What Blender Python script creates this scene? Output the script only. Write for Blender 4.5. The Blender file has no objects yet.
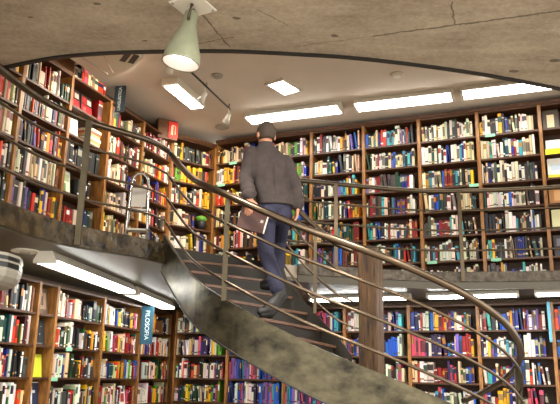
import bpy, bmesh, math, random
from mathutils import Vector, Matrix
from mathutils.bvhtree import BVHTree

SC = bpy.context.scene
COL = SC.collection
PI = math.pi
R = math.radians
V = Vector

# ------------------------------------------------------------------ materials
def lin(c):
    f = lambda u: u / 12.92 if u <= 0.04045 else ((u + 0.055) / 1.055) ** 2.4
    return tuple(f(x / 255.0) for x in c)

def mat(name, rgb, rough=0.5, metal=0.0, noise=0.0, nscale=8.0, stretch=(1, 1, 1), bump=0.0, rgb2=None, emit=0.0, bscale=None, spec=0.5):
    m = bpy.data.materials.new(name); m.use_nodes = True
    nt = m.node_tree; b = nt.nodes['Principled BSDF']
    c = lin(rgb)
    b.inputs['Base Color'].default_value = (*c, 1)
    b.inputs['Roughness'].default_value = rough
    b.inputs['Metallic'].default_value = metal
    b.inputs['Specular IOR Level'].default_value = spec
    if emit:
        b.inputs['Emission Color'].default_value = (*c, 1)
        b.inputs['Emission Strength'].default_value = emit
    if noise or bump:
        tc = nt.nodes.new('ShaderNodeTexCoord'); mp = nt.nodes.new('ShaderNodeMapping')
        mp.inputs['Scale'].default_value = stretch
        nt.links.new(tc.outputs['Object'], mp.inputs['Vector'])
        n = nt.nodes.new('ShaderNodeTexNoise'); n.inputs['Scale'].default_value = nscale
        n.inputs['Detail'].default_value = 6; n.inputs['Roughness'].default_value = 0.6
        nt.links.new(mp.outputs['Vector'], n.inputs['Vector'])
        if noise:
            d = lin(rgb2) if rgb2 else tuple(x * (1 - noise) for x in c)
            cr = nt.nodes.new('ShaderNodeValToRGB')
            cr.color_ramp.elements[0].position = 0.32; cr.color_ramp.elements[1].position = 0.68
            cr.color_ramp.elements[0].color = (*d, 1); cr.color_ramp.elements[1].color = (*c, 1)
            nt.links.new(n.outputs['Fac'], cr.inputs['Fac'])
            nt.links.new(cr.outputs['Color'], b.inputs['Base Color'])
        if bump:
            bn = n
            if bscale:
                bn = nt.nodes.new('ShaderNodeTexNoise'); bn.inputs['Scale'].default_value = bscale; bn.inputs['Detail'].default_value = 5
                nt.links.new(mp.outputs['Vector'], bn.inputs['Vector'])
            bp = nt.nodes.new('ShaderNodeBump'); bp.inputs['Strength'].default_value = bump; bp.inputs['Distance'].default_value = 0.02
            nt.links.new(bn.outputs['Fac'], bp.inputs['Height']); nt.links.new(bp.outputs['Normal'], b.inputs['Normal'])
    return m

def concrete_material():
    m = bpy.data.materials.new('board_marked_concrete'); m.use_nodes = True
    nt = m.node_tree; N = nt.nodes; L = nt.links; b = N['Principled BSDF']
    b.inputs['Roughness'].default_value = 0.85
    tc = N.new('ShaderNodeTexCoord')
    def noise(scale, det=6, st=(1, 1, 1)):
        mp = N.new('ShaderNodeMapping'); mp.inputs['Scale'].default_value = st
        n = N.new('ShaderNodeTexNoise'); n.inputs['Scale'].default_value = scale; n.inputs['Detail'].default_value = det
        n.inputs['Roughness'].default_value = 0.65
        L.new(tc.outputs['Object'], mp.inputs['Vector']); L.new(mp.outputs['Vector'], n.inputs['Vector']); return n.outputs['Fac']
    def math_(op, a, b_=None, c=None):
        n = N.new('ShaderNodeMath'); n.operation = op
        for i, x in enumerate((a, b_, c)):
            if x is None: continue
            if isinstance(x, (int, float)): n.inputs[i].default_value = x
            else: L.new(x, n.inputs[i])
        return n.outputs[0]
    def ramp(f, p0, p1, c0, c1):
        r = N.new('ShaderNodeValToRGB'); e = r.color_ramp.elements
        e[0].position = p0; e[1].position = p1; e[0].color = (*lin(c0), 1); e[1].color = (*lin(c1), 1)
        L.new(f, r.inputs['Fac']); return r.outputs['Color']
    def mix(f, a, c):
        n = N.new('ShaderNodeMix'); n.data_type = 'RGBA'; L.new(f, n.inputs[0]); L.new(a, n.inputs[6])
        if isinstance(c, tuple): n.inputs[7].default_value = (*lin(c), 1)
        else: L.new(c, n.inputs[7])
        return n.outputs[2]
    base = ramp(noise(1.9, 9, (0.6, 1.6, 1)), 0.36, 0.64, (128, 115, 99), (188, 175, 154))
    fine = ramp(noise(26, 6), 0.3, 0.7, (134, 121, 104), (190, 177, 156))
    half = N.new('ShaderNodeValue'); half.outputs[0].default_value = 0.45
    col = mix(half.outputs[0], base, fine)
    speck = math_('GREATER_THAN', noise(55, 2), 0.69)
    col = mix(math_('MULTIPLY', speck, 0.35), col, (96, 82, 64))
    # shuttering joints and cracks: thin dark lines with a ragged edge
    sep = N.new('ShaderNodeSeparateXYZ'); L.new(tc.outputs['Object'], sep.inputs[0])
    X, Y = sep.outputs['X'], sep.outputs['Y']
    wob = math_('MULTIPLY', math_('SUBTRACT', noise(9, 3), 0.5), 0.06)
    KS = 0.94
    def line(p, q, wd):
        p = V(p) * KS; q = V(q) * KS
        d = (V(q) - V(p)); ln = d.length; d = d / ln; n = V((-d.y, d.x))
        s = math_('SUBTRACT', math_('ADD', math_('MULTIPLY', X, d.x), math_('MULTIPLY', Y, d.y)), d.dot(V(p)))
        o = math_('SUBTRACT', math_('ADD', math_('MULTIPLY', X, n.x), math_('MULTIPLY', Y, n.y)), n.dot(V(p)))
        o = math_('ABSOLUTE', math_('ADD', o, wob))
        inl = math_('MULTIPLY', math_('GREATER_THAN', s, 0.0), math_('LESS_THAN', s, ln))
        return math_('MULTIPLY', inl, math_('LESS_THAN', o, wd))
    acc = None
    for p, q, wd in (((0.9, 6.17), (3.6, 5.27), .013), ((0.1, 6.43), (0.9, 6.17), .004), ((1.52, 5.5), (1.66, 5.93), .007),
                     ((-0.79, 5.75), (-0.56, 6.46), .008), ((-0.88, 6.4), (-0.5, 6.24), .006), ((0.05, 6.0), (-.25, 5.7), .004), ((-3, 4.9), (3, 4.3), .008)):
        l = line(p, q, wd); acc = l if acc is None else math_('MAXIMUM', acc, l)
    for p, r in (((0.51, 6.18), .035), ((-2.45, 5.93), .03), ((-0.45, 5.87), .04), ((2.56, 6.9), .05), ((-1.42, 6.36), .03), ((2.9, 6.62), .05), ((-1.74, 5.66), .03), ((2.6, 5.62), .05), ((0.15, 5.5), .03)):
        dx = math_('SUBTRACT', X, p[0] * KS); dy = math_('MULTIPLY', math_('SUBTRACT', Y, p[1] * KS), 1.5)
        d = math_('SQRT', math_('ADD', math_('MULTIPLY', dx, dx), math_('MULTIPLY', dy, dy)))
        l = math_('LESS_THAN', math_('ADD', d, math_('MULTIPLY', wob, 1.6)), r); acc = math_('MAXIMUM', acc, l)
    col = mix(math_('MULTIPLY', acc, 0.7), col, (58, 48, 36))
    L.new(col, b.inputs['Base Color'])
    bp = N.new('ShaderNodeBump'); bp.inputs['Strength'].default_value = 0.35; bp.inputs['Distance'].default_value = 0.02
    L.new(noise(14, 8), bp.inputs['Height']); L.new(bp.outputs['Normal'], b.inputs['Normal'])
    return m

def attr_material(name, rough=0.45):
    m = bpy.data.materials.new(name); m.use_nodes = True
    nt = m.node_tree; b = nt.nodes['Principled BSDF']; b.inputs['Roughness'].default_value = rough
    a = nt.nodes.new('ShaderNodeAttribute'); a.attribute_name = 'Col'
    nt.links.new(a.outputs['Color'], b.inputs['Base Color'])
    return m

M = dict(
    concrete=concrete_material(),
    plaster=mat('warm_white_plaster', (206, 194, 180), 0.8, noise=0.06, nscale=3),
    soffit=mat('olive_grey_gloss_paint', (84, 78, 62), 0.4, noise=0.2, nscale=5, bump=0.04, bscale=14),
    kerb=mat('rough_stone_kerb', (112, 104, 92), 0.7, noise=0.6, nscale=14, bump=0.9, bscale=22, rgb2=(54, 50, 44)),
    polkerb=mat('dark_polished_stone', (66, 54, 34), 0.22, noise=0.8, nscale=9, bump=1.0, bscale=7, rgb2=(18, 16, 12)),
    trim=mat('black_edge_trim', (30, 28, 26), 0.4),
    wall=mat('brown_wall', (86, 66, 48), 0.8),
    floor=mat('grey_floor', (176, 164, 146), 0.5, noise=0.2, nscale=6),
    wood=mat('brown_shelf_wood', (112, 70, 36), 0.42, noise=0.45, nscale=5, stretch=(1, 3, 12), rgb2=(70, 40, 20)),
    shelfwood=mat('dark_shelf_wood', (92, 56, 28), 0.45, noise=0.45, nscale=5, stretch=(2, 8, 8), rgb2=(56, 32, 16)),
    post=mat('golden_post_wood', (170, 118, 60), 0.4, noise=0.4, nscale=6, stretch=(4, 4, 1), rgb2=(108, 68, 32)),
    back=mat('dark_back_board', (62, 38, 20), 0.6),
    newel=mat('weathered_timber', (112, 80, 46), 0.55, noise=0.75, nscale=4, stretch=(7, 7, 0.7), rgb2=(40, 29, 19), bump=0.5),
    steel=mat('brushed_steel_rail', (116, 102, 86), 0.3, 1.0, noise=0.25, nscale=7),
    bronze=mat('dark_bronze_rail', (98, 87, 72), 0.32, 1.0, noise=0.3, nscale=7),
    baluster=mat('olive_steel_post', (78, 71, 54), 0.42, 0.7, noise=0.3, nscale=9),
    stringer=mat('worn_olive_steel', (100, 94, 74), 0.34, 0.8, noise=0.45, nscale=4.5, stretch=(1, 1, 1.6), rgb2=(40, 38, 31), bump=0.12, bscale=12),
    tread=mat('dark_tread_wood', (62, 42, 29), 0.4, noise=0.4, nscale=6, stretch=(2, 9, 9)),
    nosing=mat('reddish_tread_edge', (116, 82, 60), 0.35, noise=0.4, nscale=12),
    riser=mat('dark_riser', (42, 38, 30), 0.45, 0.3, noise=0.3, nscale=6),
    white=mat('white_painted_metal', (222, 218, 206), 0.4),
    beige=mat('beige_casing', (200, 190, 172), 0.45),
    lampgreen=mat('pale_green_enamel', (138, 143, 120), 0.35, noise=0.22, nscale=9, bump=0.05),
    reflector=mat('white_reflector', (200, 186, 180), 0.35),
    tube=mat('fluorescent_diffuser', (255, 252, 243), 0.4, emit=9.0),
    tubelow=mat('lower_fluorescent_diffuser', (252, 253, 250), 0.4, emit=12.0),
    bulb=mat('lamp_bulb', (255, 240, 232), 0.4, emit=2.2),
    square=mat('downlight_glass', (248, 252, 255), 0.4, emit=22.0),
    acgrey=mat('grey_unit_casing', (132, 128, 118), 0.5),
    grey=mat('grey_plastic', (150, 144, 134), 0.5),
    black=mat('black_plastic', (26, 26, 26), 0.4),
    chrome=mat('chrome_tube', (176, 176, 172), 0.16, 1.0),
    alu=mat('brushed_aluminium', (150, 146, 138), 0.35, 0.9),
    skin=mat('skin', (176, 122, 92), 0.5, noise=0.12, nscale=20),
    hair=mat('short_dark_hair', (66, 54, 44), 0.75, noise=0.35, nscale=60, bump=0.3),
    jacket=mat('charcoal_jacket', (62, 53, 51), 0.85, noise=0.5, nscale=12, bump=0.35, bscale=9),
    jeans=mat('indigo_denim', (37, 38, 64), 0.8, noise=0.35, nscale=9, bump=0.25, bscale=12),
    boot=mat('black_boot_leather', (20, 18, 18), 0.5, bump=0.2, nscale=20),
    sole=mat('black_rubber', (14, 13, 13), 0.7),
    leather=mat('dark_brown_leather', (70, 34, 25), 0.5, noise=0.35, nscale=9, bump=0.25),
    paper=mat('white_paper', (236, 230, 220), 0.7),
    teal=mat('teal_sign_board', (26, 74, 94), 0.5),
    navy=mat('slate_sign_board', (46, 58, 66), 0.5),
    signtext=mat('pale_sign_lettering', (214, 226, 226), 0.6),
    red=mat('red_sign', (206, 42, 24), 0.45),
    green=mat('pale_green_card', (142, 206, 172), 0.6),
    leafgreen=mat('bright_green_top', (110, 176, 60), 0.6, noise=0.3, nscale=30),
    book=attr_material('book_covers'),
)

# ------------------------------------------------------------------ helpers
def link(name, me, m=None, parent=None):
    o = bpy.data.objects.new(name, me); COL.objects.link(o)
    if m is not None and me is not None:
        for x in (m if isinstance(m, (list, tuple)) else [m]): me.materials.append(x)
    if parent is not None: o.parent = parent
    return o

def from_bm(name, bm, m, parent=None, smooth=False, normals=True):
    me = bpy.data.meshes.new(name)
    if normals: bmesh.ops.recalc_face_normals(bm, faces=bm.faces[:])
    if smooth:
        for f in bm.faces: f.smooth = True
    bm.to_mesh(me); bm.free()
    return link(name, me, m, parent)

def tag(o, label, cat, group=None, kind=None):
    o['label'] = label; o['category'] = cat
    if group: o['group'] = group
    if kind: o['kind'] = kind
    return o

def thing(name, label, cat, loc=(0, 0, 0), rz=0.0, group=None):
    o = bpy.data.objects.new(name, None); COL.objects.link(o)
    o.location = loc; o.rotation_euler = (0, 0, rz); o.empty_display_size = 0.1
    return tag(o, label, cat, group)

def struct(o):
    o['kind'] = 'structure'; return o

def add_box(bm, lo, hi, mtx=None, mi=0):
    vs = [bm.verts.new((x, y, z)) for x in (lo[0], hi[0]) for y in (lo[1], hi[1]) for z in (lo[2], hi[2])]
    fs = [bm.faces.new([vs[i] for i in q]) for q in ((0, 1, 3, 2), (4, 6, 7, 5), (0, 4, 5, 1), (2, 3, 7, 6), (0, 2, 6, 4), (1, 5, 7, 3))]
    for f in fs: f.material_index = mi
    if mtx is not None:
        for v in vs: v.co = mtx @ v.co
    return vs

def box(name, lo, hi, m, parent=None, mtx=None, bevel=0.0):
    bm = bmesh.new(); add_box(bm, lo, hi, mtx)
    if bevel: bmesh.ops.bevel(bm, geom=bm.edges[:], offset=bevel, segments=2, profile=0.5, affect='EDGES')
    return from_bm(name, bm, m, parent)

def add_tube(bm, pts, r, n=10, closed=False, caps=True, square=False):
    pts = [V(p) for p in pts]; rings = []; up = V((0, 0, 1))
    for i, p in enumerate(pts):
        a = pts[max(i - 1, 0)]; c = pts[min(i + 1, len(pts) - 1)]
        if closed: a = pts[i - 1]; c = pts[(i + 1) % len(pts)]
        t = (c - a).normalized()
        s = t.cross(up)
        if s.length < 0.05: s = t.cross(V((0, 1, 0)))
        s.normalize(); u = s.cross(t).normalized()
        rr = r[i] if isinstance(r, (list, tuple)) else r
        rings.append([bm.verts.new(p + s * math.cos(k * 2 * PI / n + (PI / 4 if square else 0)) * rr + u * math.sin(k * 2 * PI / n + (PI / 4 if square else 0)) * rr) for k in range(n)])
    m = len(rings)
    for i in range(m if closed else m - 1):
        A, B = rings[i], rings[(i + 1) % m]
        for k in range(n): bm.faces.new((A[k], A[(k + 1) % n], B[(k + 1) % n], B[k]))
    if caps and not closed:
        bm.faces.new(rings[0][::-1]); bm.faces.new(rings[-1])

def tube(name, pts, r, m, parent=None, n=10, closed=False, square=False):
    bm = bmesh.new(); add_tube(bm, pts, r, n, closed, square=square)
    return from_bm(name, bm, m, parent, smooth=not square)

def add_lathe(bm, prof, mtx, n=28, close=False):
    rings = [[bm.verts.new(mtx @ V((r * math.cos(2 * PI * k / n), r * math.sin(2 * PI * k / n), z))) for k in range(n)] for r, z in prof]
    for A, B in zip(rings[:-1], rings[1:]):
        for k in range(n): bm.faces.new((A[k], A[(k + 1) % n], B[(k + 1) % n], B[k]))
    if close:
        bm.faces.new(rings[0]); bm.faces.new(rings[-1][::-1])

def add_prism(bm, poly, z0, z1, mtx=None):
    a = [bm.verts.new((p[0], p[1], z0)) for p in poly]; b = [bm.verts.new((p[0], p[1], z1)) for p in poly]
    n = len(poly)
    for i in range(n): bm.faces.new((a[i], a[(i + 1) % n], b[(i + 1) % n], b[i]))
    bm.faces.new(a[::-1]); bm.faces.new(b)
    if mtx is not None:
        for v in a + b: v.co = mtx @ v.co

def spline(pts, sub=8):
    P = [V(p) for p in pts]; out = []
    for i in range(len(P) - 1):
        p0 = P[i - 1] if i else P[0] * 2 - P[1]; p1 = P[i]; p2 = P[i + 1]; p3 = P[i + 2] if i + 2 < len(P) else P[-1] * 2 - P[-2]
        for k in range(sub):
            t = k / sub
            out.append(0.5 * ((2 * p1) + (p2 - p0) * t + (2 * p0 - 5 * p1 + 4 * p2 - p3) * t * t + (3 * p1 - p0 - 3 * p2 + p3) * t ** 3))
    out.append(P[-1]); return out

def attach(o, root, top=None):
    o.parent = root; o.matrix_parent_inverse = Matrix.Translation(-(top or root).location); return o

def frame(o, dx, dy=None):
    dx = V(dx).normalized(); z = V((0, 0, 1)) if dy is None else None
    if dy is None: dy = z.cross(dx).normalized(); zz = z
    else: dy = V(dy).normalized(); zz = dx.cross(dy).normalized()
    return Matrix(((dx.x, dy.x, zz.x, o[0]), (dx.y, dy.y, zz.y, o[1]), (dx.z, dy.z, zz.z, o[2]), (0, 0, 0, 1)))

# ------------------------------------------------------------------ camera
EYE = V((0, 0, 1.45)); FPX = 680.0; PT = R(14.66); RO = 0.02
Fw = V((0, math.cos(PT), math.sin(PT))); U0 = V((0, -math.sin(PT), math.cos(PT))); X0 = V((1, 0, 0))
Xr = X0 * math.cos(RO) + U0 * math.sin(RO); Ur = -X0 * math.sin(RO) + U0 * math.cos(RO)
cam = bpy.data.cameras.new('camera'); cam.sensor_width = 36.0; cam.lens = 36.0 * FPX / 560.0; cam.clip_start = 0.05
camo = bpy.data.objects.new('camera', cam); COL.objects.link(camo); SC.camera = camo
camo.matrix_world = Matrix(((Xr.x, Ur.x, -Fw.x, EYE.x), (Xr.y, Ur.y, -Fw.y, EYE.y), (Xr.z, Ur.z, -Fw.z, EYE.z), (0, 0, 0, 1)))

UF = 2.75          # upper floor
LC = 2.57          # lower ceiling
UC = 5.23          # plaster ceiling
CC = 4.60          # underside of the concrete slab over the void

# ------------------------------------------------------------------ setting
edge_left = [(-2.62, 2.2), (-2.5, 3.4), (-2.36, 4.3), (-2.24, 5.02), (-2.12, 5.55), (-1.98, 5.85), (-1.83, 6.1), (-1.63, 6.3), (-1.40, 6.52), (-1.25, 6.75), (-1.14, 6.93)]
edge_head = [(-0.82, 7.2), (-0.46, 7.48), (-0.12, 7.68)]
edge_right = [(0.22, 7.92), (0.68, 8.05), (1.26, 8.2), (1.77, 8.29), (2.14, 8.28), (2.63, 8.2), (3.03, 8.1), (3.42, 7.98), (4.2, 7.6), (5.0, 6.9), (5.6, 5.8)]
EL = [p.to_2d() for p in spline([(*p, 0) for p in edge_left], 4)]
EH = [V(p) for p in edge_head]
ER = [p.to_2d() for p in spline([(*p, 0) for p in edge_right], 4)]
edge_all = EL + EH + ER

def slab(name, edge, z0, z1, m, grow=2.4):
    bm = bmesh.new(); c = V((1.0, 4.2)); rows = []
    for p in edge:
        q = c + (p - c) * grow
        rows.append([bm.verts.new((p.x, p.y, z0)), bm.verts.new((p.x, p.y, z1)), bm.verts.new((q.x, q.y, z1)), bm.verts.new((q.x, q.y, z0))])
    for A, B in zip(rows[:-1], rows[1:]):
        for k in range(4): bm.faces.new((A[k], A[(k + 1) % 4], B[(k + 1) % 4], B[k]))
    bm.faces.new(rows[0]); bm.faces.new(rows[-1][::-1])
    return from_bm(name, bm, m)

struct(slab('floor_upper', edge_all, LC + 0.04, UF, M['floor']))
struct(slab('ceiling_lower', edge_all, LC, LC + 0.04, M['soffit']))

def kerb(name, edge, m, z0, z1, t=0.035):
    bm = bmesh.new(); rows = []
    for i, p in enumerate(edge):
        a = edge[max(i - 1, 0)]; b = edge[min(i + 1, len(edge) - 1)]; d = (b - a).normalized(); n = V((d.y, -d.x))
        q = p + n * t; r = p - n * 0.0
        rows.append([bm.verts.new((q.x, q.y, z0)), bm.verts.new((q.x, q.y, z1)), bm.verts.new((r.x, r.y, z1)), bm.verts.new((r.x, r.y, z0))])
    for A, B in zip(rows[:-1], rows[1:]):
        for k in range(4): bm.faces.new((A[k], A[(k + 1) % 4], B[(k + 1) % 4], B[k]))
    bm.faces.new(rows[0]); bm.faces.new(rows[-1][::-1])
    return struct(from_bm(name, bm, m))
kerb('trim_1', EL, M['polkerb'], UF - 0.17, UF + 0.02)
kerb('trim_2', ER, M['kerb'], UF - 0.10, UF + 0.02)
kerb('trim_3', ER, M['soffit'], LC - 0.01, UF - 0.10, 0.01)

struct(box('floor', (-8, -5, -0.1), (8, 14, 0), M['floor']))
# concrete slab over the void, with a curved edge
arc = spline([(-6.2, 8.9, 0), (-4.8, 7.95, 0), (-3.75, 7.31, 0), (-3.18, 7.03, 0), (-2.53, 6.76, 0), (-1.95, 6.62, 0), (-1.3, 6.55, 0), (-0.56, 6.51, 0), (0.18, 6.55, 0), (0.71, 6.6, 0), (1.49, 6.75, 0), (2.32, 6.97, 0), (3.22, 7.28, 0), (3.79, 7.51, 0), (5.2, 8.2, 0), (6.6, 9.1, 0)], 5)
arc = [V((p.x * 0.94, p.y * 0.94, 0)) for p in arc]
bm = bmesh.new(); rows = []
for p in arc:
    rows.append([bm.verts.new((p.x, p.y, CC)), bm.verts.new((p.x, p.y, 5.5)), bm.verts.new((p.x * 1.15, -4.5, 5.5)), bm.verts.new((p.x * 1.15, -4.5, CC))])
for A, B in zip(rows[:-1], rows[1:]):
    for k in range(4): bm.faces.new((A[k], A[(k + 1) % 4], B[(k + 1) % 4], B[k]))
bm.faces.new(rows[0]); bm.faces.new(rows[-1][::-1])
struct(from_bm('ceiling_concrete', bm, M['concrete']))
bm = bmesh.new(); rows = []
for i, p in enumerate(arc):
    d = (arc[min(i + 1, len(arc) - 1)] - arc[max(i - 1, 0)]).normalized(); n = V((-d.y, d.x, 0))
    a = p + n * 0.005; b = p + n * 0.05
    rows.append([bm.verts.new((a.x, a.y, CC - 0.02)), bm.verts.new((a.x, a.y, CC + 0.05)), bm.verts.new((b.x, b.y, CC + 0.05)), bm.verts.new((b.x, b.y, CC - 0.02))])
for A, B in zip(rows[:-1], rows[1:]):
    for k in range(4): bm.faces.new((A[k], A[(k + 1) % 4], B[(k + 1) % 4], B[k]))
bm.faces.new(rows[0]); bm.faces.new(rows[-1][::-1])
struct(from_bm('trim_4', bm, M['trim']))
struct(box('ceiling_plaster', (-8, 5.6, UC), (8, 14, UC + 0.1), M['plaster']))

# ------------------------------------------------------------------ bookcases and their books
class Wall:
    def __init__(s, x, y, a): s.o = V((x, y, 0)); s.a = a; s.d = V((math.cos(a), math.sin(a), 0)); s.n = V((-math.sin(a), math.cos(a), 0))
    def at(s, t, off=0.0, z=0.0): return s.o + s.d * t + s.n * off + V((0, 0, z))
    def mtx(s, t, z=0.0, off=0.0): return Matrix.Translation(s.at(t, off, z)) @ Matrix.Rotation(s.a, 4, 'Z')

UL = Wall(-2.826, 6.867, 1.199); ULW, ULZ, ULP = 0.802, 4.98, 0.36
UCn = Wall(-1.655, 9.865, 0.705); UCW = 0.80
UB = Wall(0.457, 9.769, -0.386); UBW, UBZ, UBP = 0.812, 5.118, 0.345
LL = Wall(-2.553, 7.931, 1.316); LLW, LLZ, LLP = 1.116, 2.463, 0.345
LB = Wall(-0.759, 10.605, -0.391); LBW, LBZ, LBP = 0.929, 2.491, 0.345
DEP = 0.28

for nm, w, t0, t1, z0, z1 in (('wall_left', UL, -3.2, 3.3, UF, UC), ('wall_corner', UCn, -0.1, 0.95, UF, UC), ('wall_back', UB, -1.7, 5.2, UF, UC),
                              ('wall_left_lower', LL, -4.5, 4.0, 0, LC), ('wall_back_lower', LB, -1.9, 6.5, 0, LC)):
    struct(box(nm, (t0, DEP + 0.03, z0), (t1, DEP + 0.13, z1), M['wall'], mtx=w.mtx(0)))

ORD = ['', 'first', 'second', 'third', 'fourth', 'fifth', 'sixth', 'seventh', 'eighth', 'ninth', 'tenth', 'eleventh', 'twelfth', 'thirteenth', 'fourteenth', 'fifteenth', 'sixteenth',
       'seventeenth', 'eighteenth', 'nineteenth', 'twentieth', 'twenty-first', 'twenty-second', 'twenty-third', 'twenty-fourth', 'twenty-fifth', 'twenty-sixth', 'twenty-seventh', 'twenty-eighth', 'twenty-ninth', 'thirtieth',
       'thirty-first', 'thirty-second', 'thirty-third', 'thirty-fourth', 'thirty-fifth', 'thirty-sixth', 'thirty-seventh', 'thirty-eighth', 'thirty-ninth', 'fortieth']
SHELF = ['top shelf', 'second shelf', 'third shelf', 'fourth shelf', 'fifth shelf', 'sixth shelf', 'lowest shelf', 'standing loose']
COLR = dict(white=(236, 232, 224), cream=(228, 217, 194), beige=(200, 180, 150), yellow=(238, 206, 50), orange=(226, 116, 40), red=(186, 36, 34), maroon=(112, 30, 34), pink=(222, 140, 160),
            magenta=(190, 50, 120), purple=(110, 72, 140), lilac=(176, 156, 202), navy=(34, 44, 84), blue=(38, 90, 176), azure=(60, 150, 214), teal=(30, 130, 130), aqua=(130, 200, 206), green=(50, 128, 66),
            lime=(150, 190, 60), olive=(120, 116, 60), brown=(104, 66, 42), tan=(172, 128, 84), grey=(134, 132, 130), charcoal=(58, 56, 56), black=(24, 23, 24))
def pal(s): return [(w.split('*')[0], int(w.split('*')[1]) if '*' in w else 1) for w in s.split()]
PAL_UL = pal('white*6 cream*6 beige*2 yellow*2 orange*3 red*3 maroon*2 pink purple lilac blue navy green*2 olive brown*2 tan*2 grey charcoal teal')
PAL_CN = pal('cream*5 white*6 tan*2 orange*2 red*2 yellow*3 lime navy*2 charcoal*2 blue brown grey olive')
PAL_UB = pal('white*8 cream*4 aqua*2 teal*2 blue*2 azure green*2 lime yellow*2 orange red*2 maroon grey*2 charcoal*2 black navy*2 lilac tan')
PAL_UBR = pal('white*13 cream*4 aqua*2 blue*2 azure teal*2 charcoal*2 grey*2 yellow red maroon navy*2')
PAL_LL = pal('charcoal*3 black*2 grey*2 white*6 cream*2 navy*2 blue teal green red*2 maroon yellow*2 orange tan olive')
PAL_LR = pal('white*7 cream*4 blue*2 navy azure lime yellow*2 red*2 orange tan purple charcoal*2 teal green pink')
PAL_MAG = pal('pink*4 azure*4 lilac*3 white*3 red blue*2 aqua*2 purple')
PAL_LB = pal('blue*4 azure*4 aqua*2 white*9 pink*3 magenta*2 red*2 purple*2 lilac green yellow*2 navy*2 charcoal cream orange')

RNG = random.Random(11)
BOOKS = []   # every upright book: dict(mtx,w,h,d,cols,...)

def book_spec(wall, t, z, w, h, d, name, lean, back, ph, row, idx):
    mtx = wall.mtx(t, z, back)
    if lean: mtx = mtx @ Matrix.Rotation(lean, 4, 'Y')
    c = COLR[name]; j = RNG.randint(-14, 14)
    c = tuple(max(8, min(250, x + j + RNG.randint(-8, 8))) for x in c)
    light = sum(c) > 380
    band = RNG.choice([(60, 60, 66), (160, 50, 46), (70, 96, 150), (120, 98, 74), (150, 150, 150), (200, 178, 130), (90, 140, 120), (196, 110, 70)] if light else [(236, 230, 214), (220, 180, 80), (240, 240, 240), (200, 200, 190)])
    BOOKS.append(dict(m=mtx, w=w, h=h, d=d, c=c, band=band, name=name, ph=ph, row=row, i=idx, style=RNG.randint(0, 5), score=0.0))

def fill(wall, t0, t1, z, palette, ph, row, hmax, wavg=0.045, full=0.95, start=0.0, seq=None, hmin=0.58):
    """stand books side by side from t0 to t1 on the board at height z"""
    names = [n for n, k in palette for _ in range(k)]
    t = t0 + 0.004 + start; idx = 0; run = RNG.uniform(0.76, 0.95); runname = None; runleft = 0
    end = t0 + (t1 - t0) * full
    first = len(BOOKS)
    while True:
        if runleft <= 0:
            runleft = RNG.choice([1, 1, 1, 2, 2, 3, 4]); run = RNG.uniform(hmin, 0.95); runname = RNG.choice(names) if runleft > 1 and RNG.random() < 0.5 else None; rw = RNG.uniform(0.55, 1.5)
        runleft -= 1
        w = wavg * rw * RNG.uniform(0.8, 1.2)
        if RNG.random() < 0.05: w *= 1.7
        h = hmax * min(0.97, run * RNG.uniform(0.9, 1.07))
        nm = seq[idx] if seq and idx < len(seq) else (runname or RNG.choice(names))
        lean = 0.0
        if RNG.random() < 0.10: lean = -RNG.uniform(0.04, 0.16)
        foot = w + (h * math.sin(-lean) if lean else 0)
        if t + foot > end: break
        if lean:
            # a book leaning to the left against its neighbour: its foot stands further right
            book_spec(wall, t + h * math.sin(-lean), z, w * 0.94, h, RNG.uniform(0.15, 0.2), nm, lean, RNG.uniform(0.015, 0.05), ph, row, idx + 1)
        else:
            book_spec(wall, t, z, w * 0.95, h, RNG.uniform(0.15, 0.2), nm, 0, RNG.uniform(0.004, 0.03), ph, row, idx + 1)
        t += foot + 0.001; idx += 1

def bookcase(wall, t0, w, z0, zt, pitch, label, header=0.0, n=None, group='wooden bookcases along the walls'):
    root = thing('bookcase', label, 'bookcase', wall.at(t0, 0, z0), wall.a, group)
    H = zt - z0
    for x0, x1 in ((0, 0.022), (w - 0.022, w)):
        box('side_panel', (x0, -0.004, 0), (x1, DEP, H + header), M['post'], root)
    box('back_panel', (0.022, DEP - 0.012, 0), (w - 0.022, DEP, H), M['back'], root)
    k = 0
    while True:
        z = H - k * pitch
        if z < 0.04: break
        box('shelf', (0.022, 0.006 if k else 0.0, z - 0.024), (w - 0.022, DEP - 0.012, z), M['shelfwood'], root); k += 1
    if header: box('cornice', (0.022, 0.0, H + 0.001), (w - 0.022, 0.03, H + header), M['wood'], root)
    box('plinth', (0.022, 0.02, 0), (w - 0.022, 0.04, 0.045), M['shelfwood'], root)
    return root

def rows(wall, t0, w, zt, pitch, ks, palette, ph, skip=(), **kw):
    for k in ks:
        if k in skip: continue
        fill(wall, t0 + 0.024, t0 + w - 0.024, zt - (k + 1) * pitch + 0.0005, palette, ph, k, pitch - 0.035, **kw)

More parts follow.
